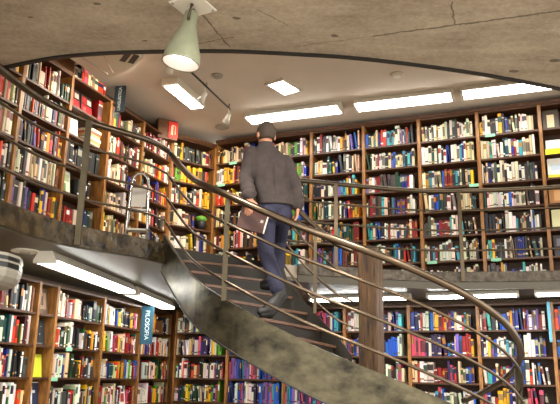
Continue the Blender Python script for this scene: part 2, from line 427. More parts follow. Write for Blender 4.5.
# upper left run
ul_names = {-2: 'upper left bookcase beyond the frame edge', -1: 'leftmost upper gallery bookcase', 0: 'bookcase left of red boxed sets', 1: 'bookcase holding red boxed sets', 2: 'upper bookcase behind the chrome ladder', 3: 'upper bookcase under the red sign'}
ul_label = {-2: 'brown wooden bookcase nearest the camera on the upper gallery left wall', -1: 'brown wooden bookcase cut by the left picture edge, upper gallery', 0: 'brown bookcase packed with pale paperbacks left of the red boxed sets',
            1: 'brown bookcase holding red boxed sets and black albums on the upper gallery', 2: 'brown bookcase with paperbacks behind the chrome step ladder', 3: 'brown bookcase ending beside the small red sign'}
for i in range(-2, 4):
    t0 = i * ULW; w_ = ULW; zt_ = ULZ
    if i == -1: t0 = -0.40; w_ = 0.40
    if i == -2: t0 = -0.40 - ULW; zt_ = ULZ - ULP - 0.06
    bookcase(UL, t0, w_, UF, zt_, ULP, ul_label[i], header=0.2 if i == 0 else 0.0)
    if i == 1:
        rows(UL, t0, ULW, ULZ, ULP, (4, 5), PAL_UL, ul_names[i], full=0.85, hmin=0.5)
    else:
        rows(UL, t0, w_, zt_, ULP, range(0, 6 if i > -2 else 5), PAL_UL, ul_names[i], wavg=0.034, full=0.995)
# corner
bookcase(UCn, 0.0, UCW, UF, 5.05, UBP, 'narrow corner bookcase between left and back walls under the track spotlights')
rows(UCn, 0.0, UCW, 5.05, UBP, range(0, 6), PAL_CN, 'upper corner bookcase', skip=(3,), wavg=0.034)
fill(UCn, 0.024, 0.52, 5.05 - 4 * UBP, PAL_CN, 'upper corner bookcase', 3, UBP - 0.035, wavg=0.046)
# upper back run
ub_names = {-2: 'upper bookcase left of the man', -1: 'upper bookcase behind the man', 0: 'first upper bookcase right of man', 1: 'second upper bookcase right of man', 2: 'third upper bookcase right of man', 3: 'fourth upper bookcase right of man', 4: 'upper bookcase with facing covers'}
ub_label = {-2: 'wooden bookcase on the back wall just left of the climbing man', -1: 'wooden bookcase hidden behind the climbing man', 0: 'first full wooden bookcase right of the man on the upper back wall', 1: 'second wooden bookcase right of the man on the upper back wall',
            2: 'third wooden bookcase right of the man on the upper back wall', 3: 'fourth wooden bookcase right of the man, beside the facing covers', 4: 'wooden bookcase with books displayed cover-out at the right picture edge', 5: 'wooden bookcase past the right picture edge on the upper gallery'}
for i in range(-2, 6):
    t0 = i * UBW
    bookcase(UB, t0, UBW, UF, UBZ, UBP, ub_label[i])
    if i < 4:
        rows(UB, t0, UBW, UBZ, UBP, range(0, 7), PAL_UBR if i >= 2 else (PAL_CN if i == -2 else PAL_UB), ub_names[i], wavg=0.029)
    elif i == 4:
        fill(UB, t0 + 0.4, t0 + UBW - 0.03, UBZ - 7 * UBP, PAL_UBR, ub_names[i], 6, UBP - 0.04)
bm = bmesh.new()
for w, t0, t1, z0, z1 in ((UB, -2 * UBW, 6 * UBW, UBZ, UBZ + 0.045), (UCn, 0.0, UCW, 5.05, 5.095)):
    add_box(bm, (t0, -0.02, z0 + 0.001), (t1, DEP, z1), w.mtx(0))
tag(from_bm('cornice_board', bm, M['shelfwood']), 'dark wooden cornice board running along the upper back bookcases', 'cornice')
# lower left run
ll_names = {-2: 'lower bookcase at left edge', -1: 'narrow lower case', 0: 'lower bookcase beside facing covers', 1: 'bookcase left of FILOSOFIA sign', 2: 'bookcase right of FILOSOFIA sign'}
LN = 0.36
for i, t0, w, lb in ((-2, -LN - 1.0, 1.0, 'brown lower bookcase at the left picture edge with dark volumes'), (-1, -LN, LN, 'narrow brown lower bookcase showing four covers face-out'),
                     (0, 0, LLW, 'brown lower bookcase just right of the four facing covers'), (1, LLW, LLW, 'brown lower bookcase left of the teal FILOSOFIA sign'), (2, 2 * LLW, LLW, 'brown lower bookcase right of the teal FILOSOFIA sign'),
                     (-3, -LN - 2.0, 1.0, 'brown lower bookcase outside the left picture edge')):
    bookcase(LL, t0, w, 0, LLZ, LLP, lb)
    if i in (-2, 0, 1, 2):
        rows(LL, t0, w, LLZ, LLP, range(0, 5), PAL_LR if i > 0 else PAL_LL, ll_names[i], wavg=0.036, full=0.985)
# lower back run
lb_label = {-1: 'lower bookcase in the far corner below the stair', 0: 'lower bookcase of thin magazines second from the far corner below the stair', 1: 'lower bookcase of thin magazines just left of the timber post', 2: 'lower bookcase behind the timber post', 3: 'lower bookcase of blue books right of the timber post', 4: 'lower bookcase behind the curled end of the handrail', 5: 'lower bookcase at the right picture edge'}
lb_names = {-1: 'lower corner bookcase', 0: 'magazine bookcase beside corner', 1: 'magazine bookcase by timber post', 2: 'lower bookcase behind timber post', 3: 'lower bookcase right of timber post', 4: 'lower bookcase behind handrail curl', 5: 'lower bookcase at right edge'}
for i in range(-1, 6):
    t0 = i * LBW
    bookcase(LB, t0, LBW, 0, LBZ, LBP, lb_label[i])
    if i in (0, 1):
        rows(LB, t0, LBW, LBZ, LBP, (0, 1), PAL_LB, lb_names[i], wavg=0.031)
        rows(LB, t0, LBW, LBZ, LBP, (2, 3, 4), PAL_MAG, lb_names[i], wavg=0.024, hmin=0.85)
    else:
        rows(LB, t0, LBW, LBZ, LBP, range(0, 5), PAL_LR if i < 1 else PAL_LB, lb_names[i], wavg=0.031)

bm = bmesh.new(); pa = LL.at(3 * LLW - 0.01, 0.02); pb = LB.at(-LBW + 0.01, 0.02); pc = LB.at(-LBW + 0.01, 0.3); pd = LL.at(3 * LLW - 0.01, 0.3)
add_prism(bm, [pa, pb, pb.lerp(pc, 1), pd], 0.0, LLZ); struct(from_bm('trim_5', bm, M['wood']))
bm = bmesh.new(); add_prism(bm, [UL.at(4 * ULW, 0.0), UCn.at(0, 0.0), UCn.at(0, 0.3), UL.at(4 * ULW, 0.3)], UF, 5.05); struct(from_bm('trim_6', bm, M['wood']))
bm = bmesh.new(); add_prism(bm, [UCn.at(UCW, 0.0), UB.at(-2 * UBW, 0.0), UB.at(-2 * UBW, 0.3), UCn.at(UCW, 0.3)], UF, 5.05); struct(from_bm('trim_7', bm, M['wood']))
# ------------------------------------------------------------------ face-out covers and other things on the shelves
def cover(wall, t, z, w, h, rgb, label, name='display_book', tilt=-0.12, off=0.03, thick=0.025, art=(), cat='book', group='books shown face-out'):
    m = wall.mtx(t, z, off + 0.05) @ Matrix.Rotation(tilt, 4, 'X')
    root = bpy.data.objects.new(name, None); COL.objects.link(root); root.matrix_world = m; tag(root, label, cat, group)
    pm = M['paper']
    cm = mat('cover_' + name, rgb, 0.4)
    box('page_block', (0.004, 0.003, 0.003), (w - 0.004, thick - 0.003, h - 0.003), pm, root)
    bm = bmesh.new(); add_box(bm, (0, 0, 0), (w, 0.003, h)); add_box(bm, (0, thick - 0.003, 0), (w, thick, h)); add_box(bm, (0, 0.003, 0), (0.004, thick - 0.003, h))
    from_bm('cover', bm, cm, root)
    for x0, z0, x1, z1, c in art:
        box('cover_print', (x0 * w, -0.0012, z0 * h), (x1 * w, -0.0002, z1 * h), mat('cover_print', c, 0.4), root)
    return root
t1 = ULW
for k, (dt, nm) in enumerate(((0.05, 'red and black boxed set standing left of its twin on the upper gallery'), (0.30, 'red and black boxed set standing right of its twin on the upper gallery'))):
    cover(UL, t1 + dt, ULZ - 1 * ULP, 0.23, 0.27, (30, 18, 18), nm, 'boxed_set', thick=0.06, cat='boxed set', group='red boxed sets',
          art=((0.06, 0.06, 0.94, 0.5, (200, 22, 28)), (0.1, 0.55, 0.5, 0.9, (150, 24, 26)), (0.55, 0.6, 0.9, 0.85, (190, 170, 160)), (0.2, 0.14, 0.45, 0.4, (232, 120, 110))))
fill(UL, t1 + 0.56, t1 + ULW - 0.024, ULZ - 1 * ULP, pal('red*3 white'), ul_names[1], 0, 0.31, wavg=0.06, seq=['red', 'red', 'white', 'orange'])
cover(UL, t1 + 0.07, ULZ - 2 * ULP, 0.22, 0.29, (238, 238, 232), 'white cover facing out below the red boxed sets', art=((0.0, 0.0, 0.06, 1.0, (60, 140, 170)),))
for j in range(6):
    c = [(226, 206, 160), (196, 150, 96), (238, 228, 206), (204, 170, 120), (180, 90, 60), (230, 214, 180)][j]
    b = bmesh.new(); add_box(b, (0, 0, 0), (0.24, 0.18, 0.036))
    o = from_bm('flat_book', b, mat('flat_book_cover', c, 0.5)); o.matrix_world = UL.mtx(t1 + 0.42 + 0.012 * (j % 3), ULZ - 2 * ULP + 0.0372 * j + 0.0005, 0.03)
    tag(o, ['bottom book, cream, of the flat stack below the red boxed sets', 'second-lowest tan book of the flat stack below the red boxed sets', 'third book up, ivory, in the flat stack below red boxes', 'fourth book up, light brown, in the flat stack below red boxes', 'rust-coloured book second from top of the flat stack', 'topmost cream book of the flat stack below the red boxed sets'][j], 'book', 'flat stack of books')
for k, seq in ((3, ['black', 'charcoal', 'black', 'grey', 'black', 'charcoal', 'navy', 'black', 'charcoal', 'black', 'grey', 'charcoal', 'black', 'black']), (4, None)):
    if k == 3: fill(UL, t1 + 0.03, t1 + ULW - 0.03, ULZ - 3 * ULP, pal('black*2 charcoal grey'), ul_names[1], 2, 0.3, wavg=0.05, full=0.88, seq=seq, hmin=0.7)
    else:
        cover(UL, t1 + 0.05, ULZ - 4 * ULP, 0.2, 0.29, (214, 222, 196), 'white and green cover facing out beside the black albums', art=((0.1, 0.1, 0.6, 0.45, (90, 140, 70)), (0.5, 0.55, 0.9, 0.85, (150, 170, 120))))
        fill(UL, t1 + 0.3, t1 + ULW - 0.03, ULZ - 4 * ULP, pal('black*2 navy charcoal'), ul_names[1], 3, 0.3, wavg=0.055, full=0.8, seq=['charcoal', 'navy', 'black', 'charcoal', 'navy'])
fill(UL, t1 + 0.03, t1 + ULW - 0.03, ULZ, pal('cream*3 white orange red'), 'top of ' + ul_names[1], 7, 0.24, wavg=0.05, full=0.9, seq=['white', 'charcoal', 'black', 'orange', 'pink', 'tan', 'cream', 'cream', 'beige', 'cream'])
# lower narrow column
zc = LLZ
for k, rgb, lb, art in ((0, (92, 70, 50), 'brown picture cover at the top of the narrow lower case', ((0.15, 0.2, 0.85, 0.85, (150, 120, 96)), (0.3, 0.35, 0.65, 0.7, (70, 50, 40)))),
                        (1, (38, 42, 46), 'black speckled cover above the yellow-green one in the narrow case', ((0.3, 0.6, 0.36, 0.64, (190, 190, 180)), (0.6, 0.4, 0.65, 0.45, (180, 180, 170)), (0.45, 0.75, 0.5, 0.79, (200, 200, 190)), (0.7, 0.7, 0.74, 0.74, (180, 180, 170)), (0.2, 0.05, 0.8, 0.1, (120, 120, 116)))),
                        (2, (208, 218, 60), 'plain yellow-green cover in the narrow lower case', ()),
                        (3, (34, 48, 78), 'dark blue cover with white cross at the bottom of the narrow case', ((0.46, 0.2, 0.56, 0.85, (230, 234, 238)), (0.25, 0.6, 0.76, 0.7, (230, 234, 238)), (0.0, 0.0, 1.0, 0.035, (220, 224, 228)), (0.0, 0.965, 1.0, 1.0, (220, 224, 228))))):
    cover(LL, -LN + 0.045, zc - (k + 1) * LLP, 0.27, 0.295 if k != 2 else 0.25, rgb, lb, art=art)
# a white facing cover on the lower shelf left of the teal sign
cover(LL, LLW + 0.62, LLZ - 4 * LLP, 0.17, 0.25, (232, 232, 228), 'white cover with red picture facing out below the FILOSOFIA sign', off=-0.045, art=((0.2, 0.15, 0.8, 0.6, (180, 60, 50)), (0.2, 0.68, 0.8, 0.85, (60, 60, 60))))
# right-hand display case
T4 = 4 * UBW
for k, dt, w, h, rgb, lb, art in ((0, 0.04, 0.2, 0.29, (70, 56, 44), 'dark cover with pale figure facing out on top display shelf', ((0.25, 0.1, 0.7, 0.75, (206, 190, 150)),)),
                                  (0, 0.28, 0.4, 0.29, (92, 60, 62), 'wide maroon cover facing out on top display shelf at right edge', ((0.1, 0.2, 0.8, 0.8, (116, 80, 84)),)),
                                  (1, 0.05, 0.2, 0.2, (232, 232, 228), 'white cover above a yellow card at right edge', ((0.2, 0.3, 0.8, 0.7, (200, 204, 206)),)),
                                  (2, 0.05, 0.22, 0.29, (236, 236, 230), 'white cover with yellow foot facing out at right edge', ((0.0, 0.0, 1.0, 0.2, (238, 214, 60)), (0.2, 0.4, 0.8, 0.7, (190, 206, 220)))),
                                  (3, 0.04, 0.3, 0.24, (178, 128, 80), 'orange-brown cover facing out at right edge below the top rail', ((0.2, 0.2, 0.8, 0.8, (206, 160, 110)),)),
                                  (4, 0.05, 0.24, 0.28, (222, 222, 176), 'pale yellow cover with dark mark facing out between the gallery rails', ((0.4, 0.2, 0.6, 0.36, (70, 90, 60)),)),
                                  (5, 0.05, 0.22, 0.28, (66, 66, 74), 'dark grey cover facing out between the lower gallery rails', ((0.15, 0.5, 0.8, 0.85, (120, 120, 130)),))):
    cover(UB, T4 + dt, UBZ - (k + 1) * UBP, w, h, rgb, lb, off=0.02, art=art)
o = box('shelf_card', (0, 0, 0), (0.22, 0.006, 0.075), mat('yellow_card', (246, 232, 30), 0.5)); o.matrix_world = UB.mtx(T4 + 0.04, UBZ - 2 * UBP - 0.03, -0.012)
tag(o, 'bright yellow card on the display shelf edge at right', 'card')
for w, t, z, lb in ((LL, 0.27, LLZ - 2 * LLP, 'green shelf label under the orange book, lower bookcase right of facing covers'), (LL, 0.02, LLZ - 3 * LLP, 'green shelf label beside the plain yellow-green cover'),
                    (UB, 3 * UBW - 0.15, UBZ - 3 * UBP, 'green shelf label left of the fourth upright on upper back wall'), (UB, 3 * UBW + 0.1, UBZ - UBP, 'pale shelf label on the top shelf near the facing covers'),
                    (UB, 2 * UBW + 0.06, UBZ - 6 * UBP, 'green shelf label low on the third upper bookcase from the man'), (UB, 3 * UBW + 0.08, UBZ - 6 * UBP, 'green shelf label low on the fourth upper bookcase from the man'),
                    (UB, -2 * UBW + 0.25, UBZ - 1 * UBP - .0, 'green shelf label on the top shelf left of the man'), (UB, -2 * UBW + 0.06, UBZ - 2 * UBP, 'pale green shelf label on the second shelf left of the man')):
    o = box('shelf_label', (0, 0, 0), (0.13, 0.004, 0.042), M['green']); o.matrix_world = w.mtx(t, z - 0.04, -0.006)
    tag(o, lb, 'label', 'shelf edge labels')
# dark pot with a bright green top in the corner bookcase
r_ = thing('shelf_ornament', 'small dark round ornament with bright green top in the corner bookcase', 'ornament', UCn.at(0.62, 0.06, 5.05 - 4 * UBP))
b = bmesh.new(); add_lathe(b, [(0.05, 0.0005), (0.075, 0.03), (0.09, 0.08), (0.08, 0.13), (0.06, 0.15)], Matrix(), 20, True); from_bm('pot', b, M['black'], r_, True)
b = bmesh.new(); bmesh.ops.create_icosphere(b, subdivisions=3, radius=0.09)
for v in b.verts:
    v.co = V((v.co.x, v.co.y, v.co.z * 0.6 + 0.175)) + V((RNG.uniform(-.006, .006), RNG.uniform(-.006, .006), RNG.uniform(-.006, .006)))
from_bm('green_top', b, M['leafgreen'], r_, True)

def text_mesh(txt, size, m, parent, mtx):
    cu = bpy.data.curves.new('lettering', 'FONT'); cu.body = txt; cu.size = size; cu.align_x = 'CENTER'; cu.align_y = 'CENTER'; cu.extrude = 0.0008
    o = bpy.data.objects.new('lettering', cu); COL.objects.link(o)
    dg = bpy.context.evaluated_depsgraph_get(); dg.update()
    me = bpy.data.meshes.new_from_object(o.evaluated_get(dg)); bpy.data.objects.remove(o)
    o = link('lettering', me, m, parent); o.matrix_local = mtx
    return o

def hanging_sign(name, txt, label, o, ax, w, h, board, size, flip=False):
    """a board standing out from the case, its face in the plane of ax and z, reading down (or up when flipped)"""
    root = bpy.data.objects.new(name, None); COL.objects.link(root); root.matrix_world = frame(o, ax); tag(root, label, 'sign', 'hanging subject signs')
    box('board', (0, -0.008, 0), (w, 0.008, h), board, root)
    m = Matrix.Translation((w / 2, -0.0095, h / 2)) @ Matrix.Rotation(PI / 2, 4, 'X') @ Matrix.Rotation(PI / 2 if flip else -PI / 2, 4, 'Z')
    text_mesh(txt, size, M['signtext'], root, m)
    box('fixing_bracket', (-0.02, -0.004, h - 0.05), (0.0, 0.004, h - 0.02), M['alu'], root)
    return root
hanging_sign('hanging_sign', 'FILOSOFIA', 'teal vertical sign reading FILOSOFIA hanging on the lower bookcases', V((-1.975, 9.98, 1.91)), V((1, -0.12, 0)), 0.18, 0.54, M['teal'], 0.09)
hanging_sign('hanging_sign', 'LINGUÍSTICA', 'dark slate vertical sign reading LINGUÍSTICA on the upper gallery bookcases', V((-2.24, 8.45, 4.845)), V((1, -0.12, 0)), 0.155, 0.375, M['navy'], 0.056, True)
rb = bpy.data.objects.new('edge_sign', None); COL.objects.link(rb); rb.matrix_world = LB.mtx(5 * LBW - 0.05, 1.98, -0.17)
tag(rb, 'thin blue sign panel seen edge-on at the right lower bookcases', 'sign')
box('panel', (0, 0, 0), (0.035, 0.165, 0.5), mat('blue_sign_board', (84, 156, 184), 0.5), rb); box('fixing_bracket', (0.012, 0.165, 0.4), (0.022, 0.168, 0.44), M['alu'], rb)
# red pictogram sign
rs = bpy.data.objects.new('wall_sign', None); COL.objects.link(rs); rs.matrix_world = frame(V((-1.70, 9.62, 4.93)), V((0.85, 0.53, 0))); tag(rs, 'small red sign with pale pictogram on the case end near the corner', 'sign')
box('panel', (0, -0.012, 0), (0.15, 0.0, 0.26), M['red'], rs); box('mounting_box', (-0.16, 0.0, -0.02), (0.15, 0.13, 0.28), M['wood'], rs)
b = bmesh.new(); add_box(b, (0.04, -0.014, 0.05), (0.075, -0.0122, 0.19)); add_box(b, (0.05, -0.014, 0.195), (0.095, -0.0122, 0.21)); add_box(b, (0.1, -0.014, 0.06), (0.115, -0.0122, 0.2)); from_bm('pictogram', b, mat('sign_print', (240, 200, 170), 0.5), rs)

# ------------------------------------------------------------------ staircase
C = V((0.812, 6.864))
KN = [R(a) for a in (170, 205, 240, 275, 310, 340, 375, 395)]
RK = [1.778, 1.734, 1.533, 1.557, 1.537, 1.503, 1.478, 1.47]
ZK = [3.72, 3.228, 2.741, 2.36, 2.013, 1.728, 1.427, 1.26]
def interp(k, y, x):
    i = max(0, min(len(k) - 2, next((j for j in range(len(k) - 1) if x <= k[j + 1]), len(k) - 2)))
    def sl(j):
        if j == 0: return (y[1] - y[0]) / (k[1] - k[0])
        if j == len(k) - 1: return (y[-1] - y[-2]) / (k[-1] - k[-2])
        return (y[j + 1] - y[j - 1]) / (k[j + 1] - k[j - 1])
    h = k[i + 1] - k[i]; t = (x - k[i]) / h
    return (2*t**3-3*t**2+1)*y[i] + (t**3-2*t**2+t)*h*sl(i) + (-2*t**3+3*t**2)*y[i+1] + (t**3-t**2)*h*sl(i+1)
def outer(th, dr=0.0):
    r = interp(KN, RK, th) + dr; return V((C.x + r * math.cos(th), C.y + r * math.sin(th), interp(KN, ZK, th)))
HS, HB, SP = 0.909, 1.297, 0.253
start_pts = [V((-1.205, 6.93, 3.80)), V((-1.03, 6.66, 3.555))]
def out_path(t0, t1, n, pre=True):
    th = [R(t0 + (t1 - t0) * i / n) for i in range(n + 1)]
    P = [outer(t) for t in th]
    if pre:
        P = spline(start_pts + [outer(R(a)) for a in (199, 206)], 6)[:-1] + [outer(t) for t in th if t > R(206)]
    return P
stair = thing('spiral_staircase', 'steel spiral staircase with dark wooden treads curving down around a timber post', 'staircase', (C.x, C.y, 0))
def under(o): return attach(o, stair)
def plate(name, P, dz0, dz1, t, m):
    bm = bmesh.new(); rws = []
    for i, p in enumerate(P):
        a = P[max(i - 1, 0)]; b = P[min(i + 1, len(P) - 1)]; d = (b - a); d.z = 0; d.normalize(); n = V((-d.y, d.x, 0))
        zb = max(0.002, p.z - dz1); zt = max(zb + 0.01, p.z - dz0)
        rws.append([bm.verts.new((p.x, p.y, zb)), bm.verts.new((p.x, p.y, zt)), bm.verts.new((p.x + n.x * t, p.y + n.y * t, zt)), bm.verts.new((p.x + n.x * t, p.y + n.y * t, zb))])
    for A, B in zip(rws[:-1], rws[1:]):
        for k in range(4): bm.faces.new((A[k], A[(k + 1) % 4], B[(k + 1) % 4], B[k]))
    bm.faces.new(rws[0]); bm.faces.new(rws[-1][::-1])
    o = under(from_bm(name, bm, m)); return o
PS = out_path(180, 394, 90)
plate('outer_stringer', PS, HS, HB, 0.03, M['stringer'])
under(tube('stringer_edge', [p - V((0, 0, HB + 0.004)) for p in PS if p.z - HB > 0.02], 0.009, M['trim'], n=6))
RISE = 2.75 / 17
# where each tread's nosing meets the outer stringer
def th_for(z):
    a, b = R(175), R(395)
    for _ in range(40):
        m_ = (a + b) / 2
        if outer(m_).z - HS > z: a = m_
        else: b = m_
    return a
NI = {1: (-0.10, 7.12), 2: (0.0, 6.96), 3: (0.13, 6.90), 4: (0.28, 6.85), 5: (0.42, 6.80), 6: (0.55, 6.75), 7: (0.64, 6.70)}
nos = []
for k in range(0, 17):
    z = UF - RISE * k
    if k == 0: nos.append((V((-1.15, 6.92)), V((-0.12, 7.66)), z)); continue
    th = th_for(z); o = outer(th, -0.03).to_2d()
    if k == 1: o = V((-1.03, 6.69))
    if k in NI: q = V(NI[k])
    else:
        q = V((C.x + 0.15 * math.cos(th + 0.25), C.y + 0.15 * math.sin(th + 0.25)))
    nos.append((o, q, z))
def quad_prism(bm, pts, z0, z1):
    add_prism(bm, pts, z0, z1)
for k in range(1, 17):
    a, b, z = nos[k]; c, d, _ = nos[k - 1]
    e = 0.025
    fwd = ((a - c) + (b - d)); fwd.normalize()
    n0 = nos[k][0] + fwd * e; n1 = nos[k][1] + fwd * e
    bm = bmesh.new(); quad_prism(bm, [a, b, d, c], z - 0.035, z); t_ = under(from_bm('tread', bm, M['tread']))
    bm = bmesh.new(); quad_prism(bm, [n0, n1, b, a], z - 0.022, z + 0.001); o = from_bm('nosing', bm, M['nosing']); o.parent = t_
    bm = bmesh.new(); ff = -fwd * 0.02; quad_prism(bm, [a, b, b + ff, a + ff], z - RISE, z - 0.036); under(from_bm('riser', bm, M['riser']))
bm = bmesh.new(); a, b, z = nos[0]; quad_prism(bm, [a, b, b + V((-0.015, 0.02)), a + V((-0.015, 0.02))], z - RISE, z - 0.002); under(from_bm('riser', bm, M['riser']))
inner_pts = [(-0.13, 7.66, 1.40), (-0.10, 7.25, 1.26), (-0.02, 6.95, 1.12), (0.17, 6.90, 0.88), (0.38, 6.84, 0.64), (0.60, 6.74, 0.40), (0.72, 6.70, 0.24)]
IP = spline([(x, y, z + 1.45) for x, y, z in inner_pts], 6)
plate('inner_stringer', IP, 0.0, 0.36, 0.022, M['riser'])
# timber newel post
bm = bmesh.new(); add_box(bm, (-0.1, -0.1, 0), (0.1, 0.1, 2.76), Matrix.Translation((C.x + 0.125, C.y + 0.02, 0)) @ Matrix.Rotation(R(-28), 4, 'Z'))
bmesh.ops.bevel(bm, geom=bm.edges[:], offset=0.012, segments=2, profile=0.5, affect='EDGES')
under(from_bm('newel_post', bm, M['newel']))

# ------------------------------------------------------------------ railings
rl = thing('curved_railing', 'curved steel railing of the left gallery running down the outer side of the stair', 'railing', (-1.17, 6.9, UF))
def under_to(o, root): return attach(o, root)
gal = [V((p.x, p.y, UF + 1.045)) for p in EL if p.y < 6.7]
hp = gal + out_path(180, 358, 80)
hr = gal + out_path(180, 394, 96)
under_to(tube('handrail', hr, 0.031, M['steel'], n=12), rl)
for k in (1, 2, 3): under_to(tube('lower_rail', [p - V((0, 0, SP * k)) for p in hp], 0.0135, M['steel'], n=8), rl)
def flat_post(p, z0, z1, root, m=None, w=0.028, name='baluster'):
    bm = bmesh.new(); add_box(bm, (p[0] - w, p[1] - 0.012, z0), (p[0] + w, p[1] + 0.012, z1)); return under_to(from_bm(name, bm, m or M['baluster']), root)
for p in ((-1.845, 6.04), (-2.47, 3.6)): flat_post((p[0] + 0.03, p[1] - 0.02), UF - 0.16, UF + 1.03, rl)
q = outer(R(219.5)); flat_post((q.x, q.y), q.z - HS - 0.02, q.z - 0.01, rl, w=0.022)
q = outer(R(352)); under_to(tube('end_post', [(q.x, q.y, 0.02), (q.x, q.y, q.z - 0.02)], 0.034, M['baluster'], n=10), rl)

ri = thing('inner_stair_railing', 'short steep steel railing on the inner side of the stair ending at the timber post', 'railing', (0.2, 6.9, 1.45))
ir = spline([(-0.06, 7.62, 3.74), (-0.04, 7.3, 3.60), (0.02, 7.0, 3.42), (0.17, 6.92, 3.20), (0.38, 6.86, 2.98), (0.58, 6.78, 2.80), (0.74, 6.74, 2.72)], 6)
under_to(tube('handrail', ir, 0.028, M['steel'], n=12), ri)
for k in (1, 2, 3): under_to(tube('lower_rail', [p - V((0, 0, SP * k)) for p in ir], 0.0115, M['steel'], n=8), ri)
flat_post((0.37, 6.855), 2.1, 2.97, ri, M['bronze'], 0.016)
flat_post((-0.055, 7.6), 2.8, 3.72, ri, M['bronze'], 0.016)

rg = thing('gallery_railing', 'dark steel railing with four rails along the far gallery edge', 'railing', (1.77, 8.26, UF))
ge = [V((p.x, p.y - 0.02, UF + 1.045)) for p in [V((-0.02, 7.75))] + ER]
under_to(tube('handrail', ge, 0.03, M['bronze'], n=12), rg)
for k in (1, 2, 3): under_to(tube('lower_rail', [p - V((0, 0, SP * k)) for p in ge], 0.0135, M['bronze'], n=8), rg)
for p in ((0.68, 8.0), (2.24, 8.215), (3.9, 7.71)): flat_post(p, UF - 0.1, UF + 1.03, rg, M['bronze'], 0.022)

# ------------------------------------------------------------------ lights and ceiling fittings
def fluorescent(label, p0, p1, zc, w=0.27, drop=0.085, glow='tube', group='fluorescent ceiling lights', cap=True):
    p0 = V((*p0, zc)); p1 = V((*p1, zc)); Ln = (p1 - p0).length
    root = bpy.data.objects.new('ceiling_light', None); COL.objects.link(root); root.matrix_world = frame(p0, p1 - p0); tag(root, label, 'ceiling light', group)
    bm = bmesh.new(); s = [bm.verts.new(c) for c in ((0, -w / 2, -drop), (0, -w * .3, -0.001), (0, w * .3, -0.001), (0, w / 2, -drop))]; e = [bm.verts.new(v.co + V((Ln, 0, 0))) for v in s]
    for i in range(3): bm.faces.new((s[i], s[i + 1], e[i + 1], e[i]))
    bm.faces.new(s); bm.faces.new(e[::-1]); bm.faces.new((s[0], e[0], e[3], s[3]))
    from_bm('housing', bm, M['white'], root)
    bm = bmesh.new(); add_box(bm, (0.03, -w / 2 + 0.012, -drop - 0.022), (Ln - 0.03, w / 2 - 0.012, -drop - 0.0005)); from_bm('diffuser', bm, M[glow], root)
    bm = bmesh.new(); n = int(Ln / 0.075)
    for i in range(1, n): add_box(bm, (i * Ln / n - 0.003, -w / 2 + 0.006, -drop - 0.03), (i * Ln / n + 0.003, w / 2 - 0.006, -drop - 0.0225))
    from_bm('louvre', bm, M['white'], root)
    if cap:
        for x in (0.0, Ln - 0.03): box('end_cap', (x, -w / 2, -drop - 0.03), (x + 0.03, w / 2, -drop), M['white'], root)
    return root
fluorescent('long fluorescent ceiling light above the man', (-0.50, 9.40), (0.84, 8.88), UC)
fluorescent('long fluorescent ceiling light in the middle of the upper row', (1.02, 8.83), (2.28, 8.38), UC)
fluorescent('long fluorescent ceiling light nearest the right edge of the upper row', (2.37, 8.34), (3.75, 7.82), UC)
fluorescent('white fluorescent light under the left gallery nearest the camera', (-2.17, 6.24), (-1.88, 8.5), LC, w=0.22, glow='tubelow')
fluorescent('white fluorescent light under the left gallery reaching the stair', (-1.86, 8.66), (-1.67, 10.4), LC, w=0.22, glow='tubelow')
fluorescent('lower fluorescent strip behind the timber post', (0.45, 9.36), (1.72, 8.84), LC, w=0.2, glow='tubelow', drop=0.05)
fluorescent('lower fluorescent strip above the blue books', (1.92, 8.76), (2.95, 8.34), LC, w=0.2, glow='tubelow', drop=0.05)
fluorescent('lower fluorescent strip at the right picture edge', (3.12, 8.27), (4.2, 7.83), LC, w=0.2, glow='tubelow', drop=0.05)
# boxy ceiling light at the left
t = thing('box_ceiling_light', 'boxy white ceiling light with bright panel left of the track spotlights', 'ceiling light')
t.matrix_world = frame(V((-1.47, 8.15, UC)), V((0.26, 0.72, 0)))
box('housing', (0, -0.115, -0.1), (0.84, 0.115, -0.001), M['beige'], t, bevel=0.008); box('diffuser', (0.05, -0.09, -0.112), (0.82, 0.09, -0.1005), M['tube'], t)
# square downlight
t = thing('square_downlight', 'square recessed downlight glowing brightly in the plaster ceiling', 'ceiling light'); t.matrix_world = frame(V((0.02, 8.36, UC)), V((0.26, -0.19, 0)))
b = bmesh.new()
for q in (((-0.19, -0.24), (0.19, -0.2)), ((-0.19, 0.2), (0.19, 0.24)), ((-0.19, -0.2), (-0.15, 0.2)), ((0.15, -0.2), (0.19, 0.2))): add_box(b, (q[0][0] * 0.8, q[0][1] * 0.95, -0.03), (q[1][0] * 0.8, q[1][1] * 0.95, -0.001))
from_bm('frame', b, M['beige'], t); box('lamp_panel', (-0.12, -0.19, -0.02), (0.12, 0.19, -0.001), M['square'], t)
for p, r, lb, m_ in (((1.45, 7.92), 0.085, 'round white smoke detector on the ceiling above the middle fluorescent light', 'beige'), ((-0.84, 8.06), 0.075, 'flat grey round ceiling disc beside the track', 'grey'), ((-0.92, 9.9), 0.11, 'flat grey round ceiling speaker near the corner', 'grey')):
    t = thing('ceiling_disc', lb, 'ceiling fitting', (*p, UC)); b = bmesh.new(); add_lathe(b, [(r, -0.001), (r, -0.018), (r * 0.8, -0.03), (0.01, -0.034)], Matrix(), 24, True); from_bm('cover', b, M[m_], t, False)
    b = bmesh.new(); add_lathe(b, [(r * 0.55, -0.033), (r * 0.55, -0.042), (0.005, -0.044)], Matrix(), 20, True); from_bm('grille', b, M['white' if m_ == 'beige' else 'grey'], t)
t = thing('ceiling_disc', 'white oval ceiling disc under the left gallery beside the grey unit', 'ceiling fitting', (-2.36, 6.25, LC)); b = bmesh.new(); add_lathe(b, [(0.13, -0.001), (0.13, -0.012), (0.01, -0.02)], Matrix(), 24, True); from_bm('cover', b, M['white'], t)
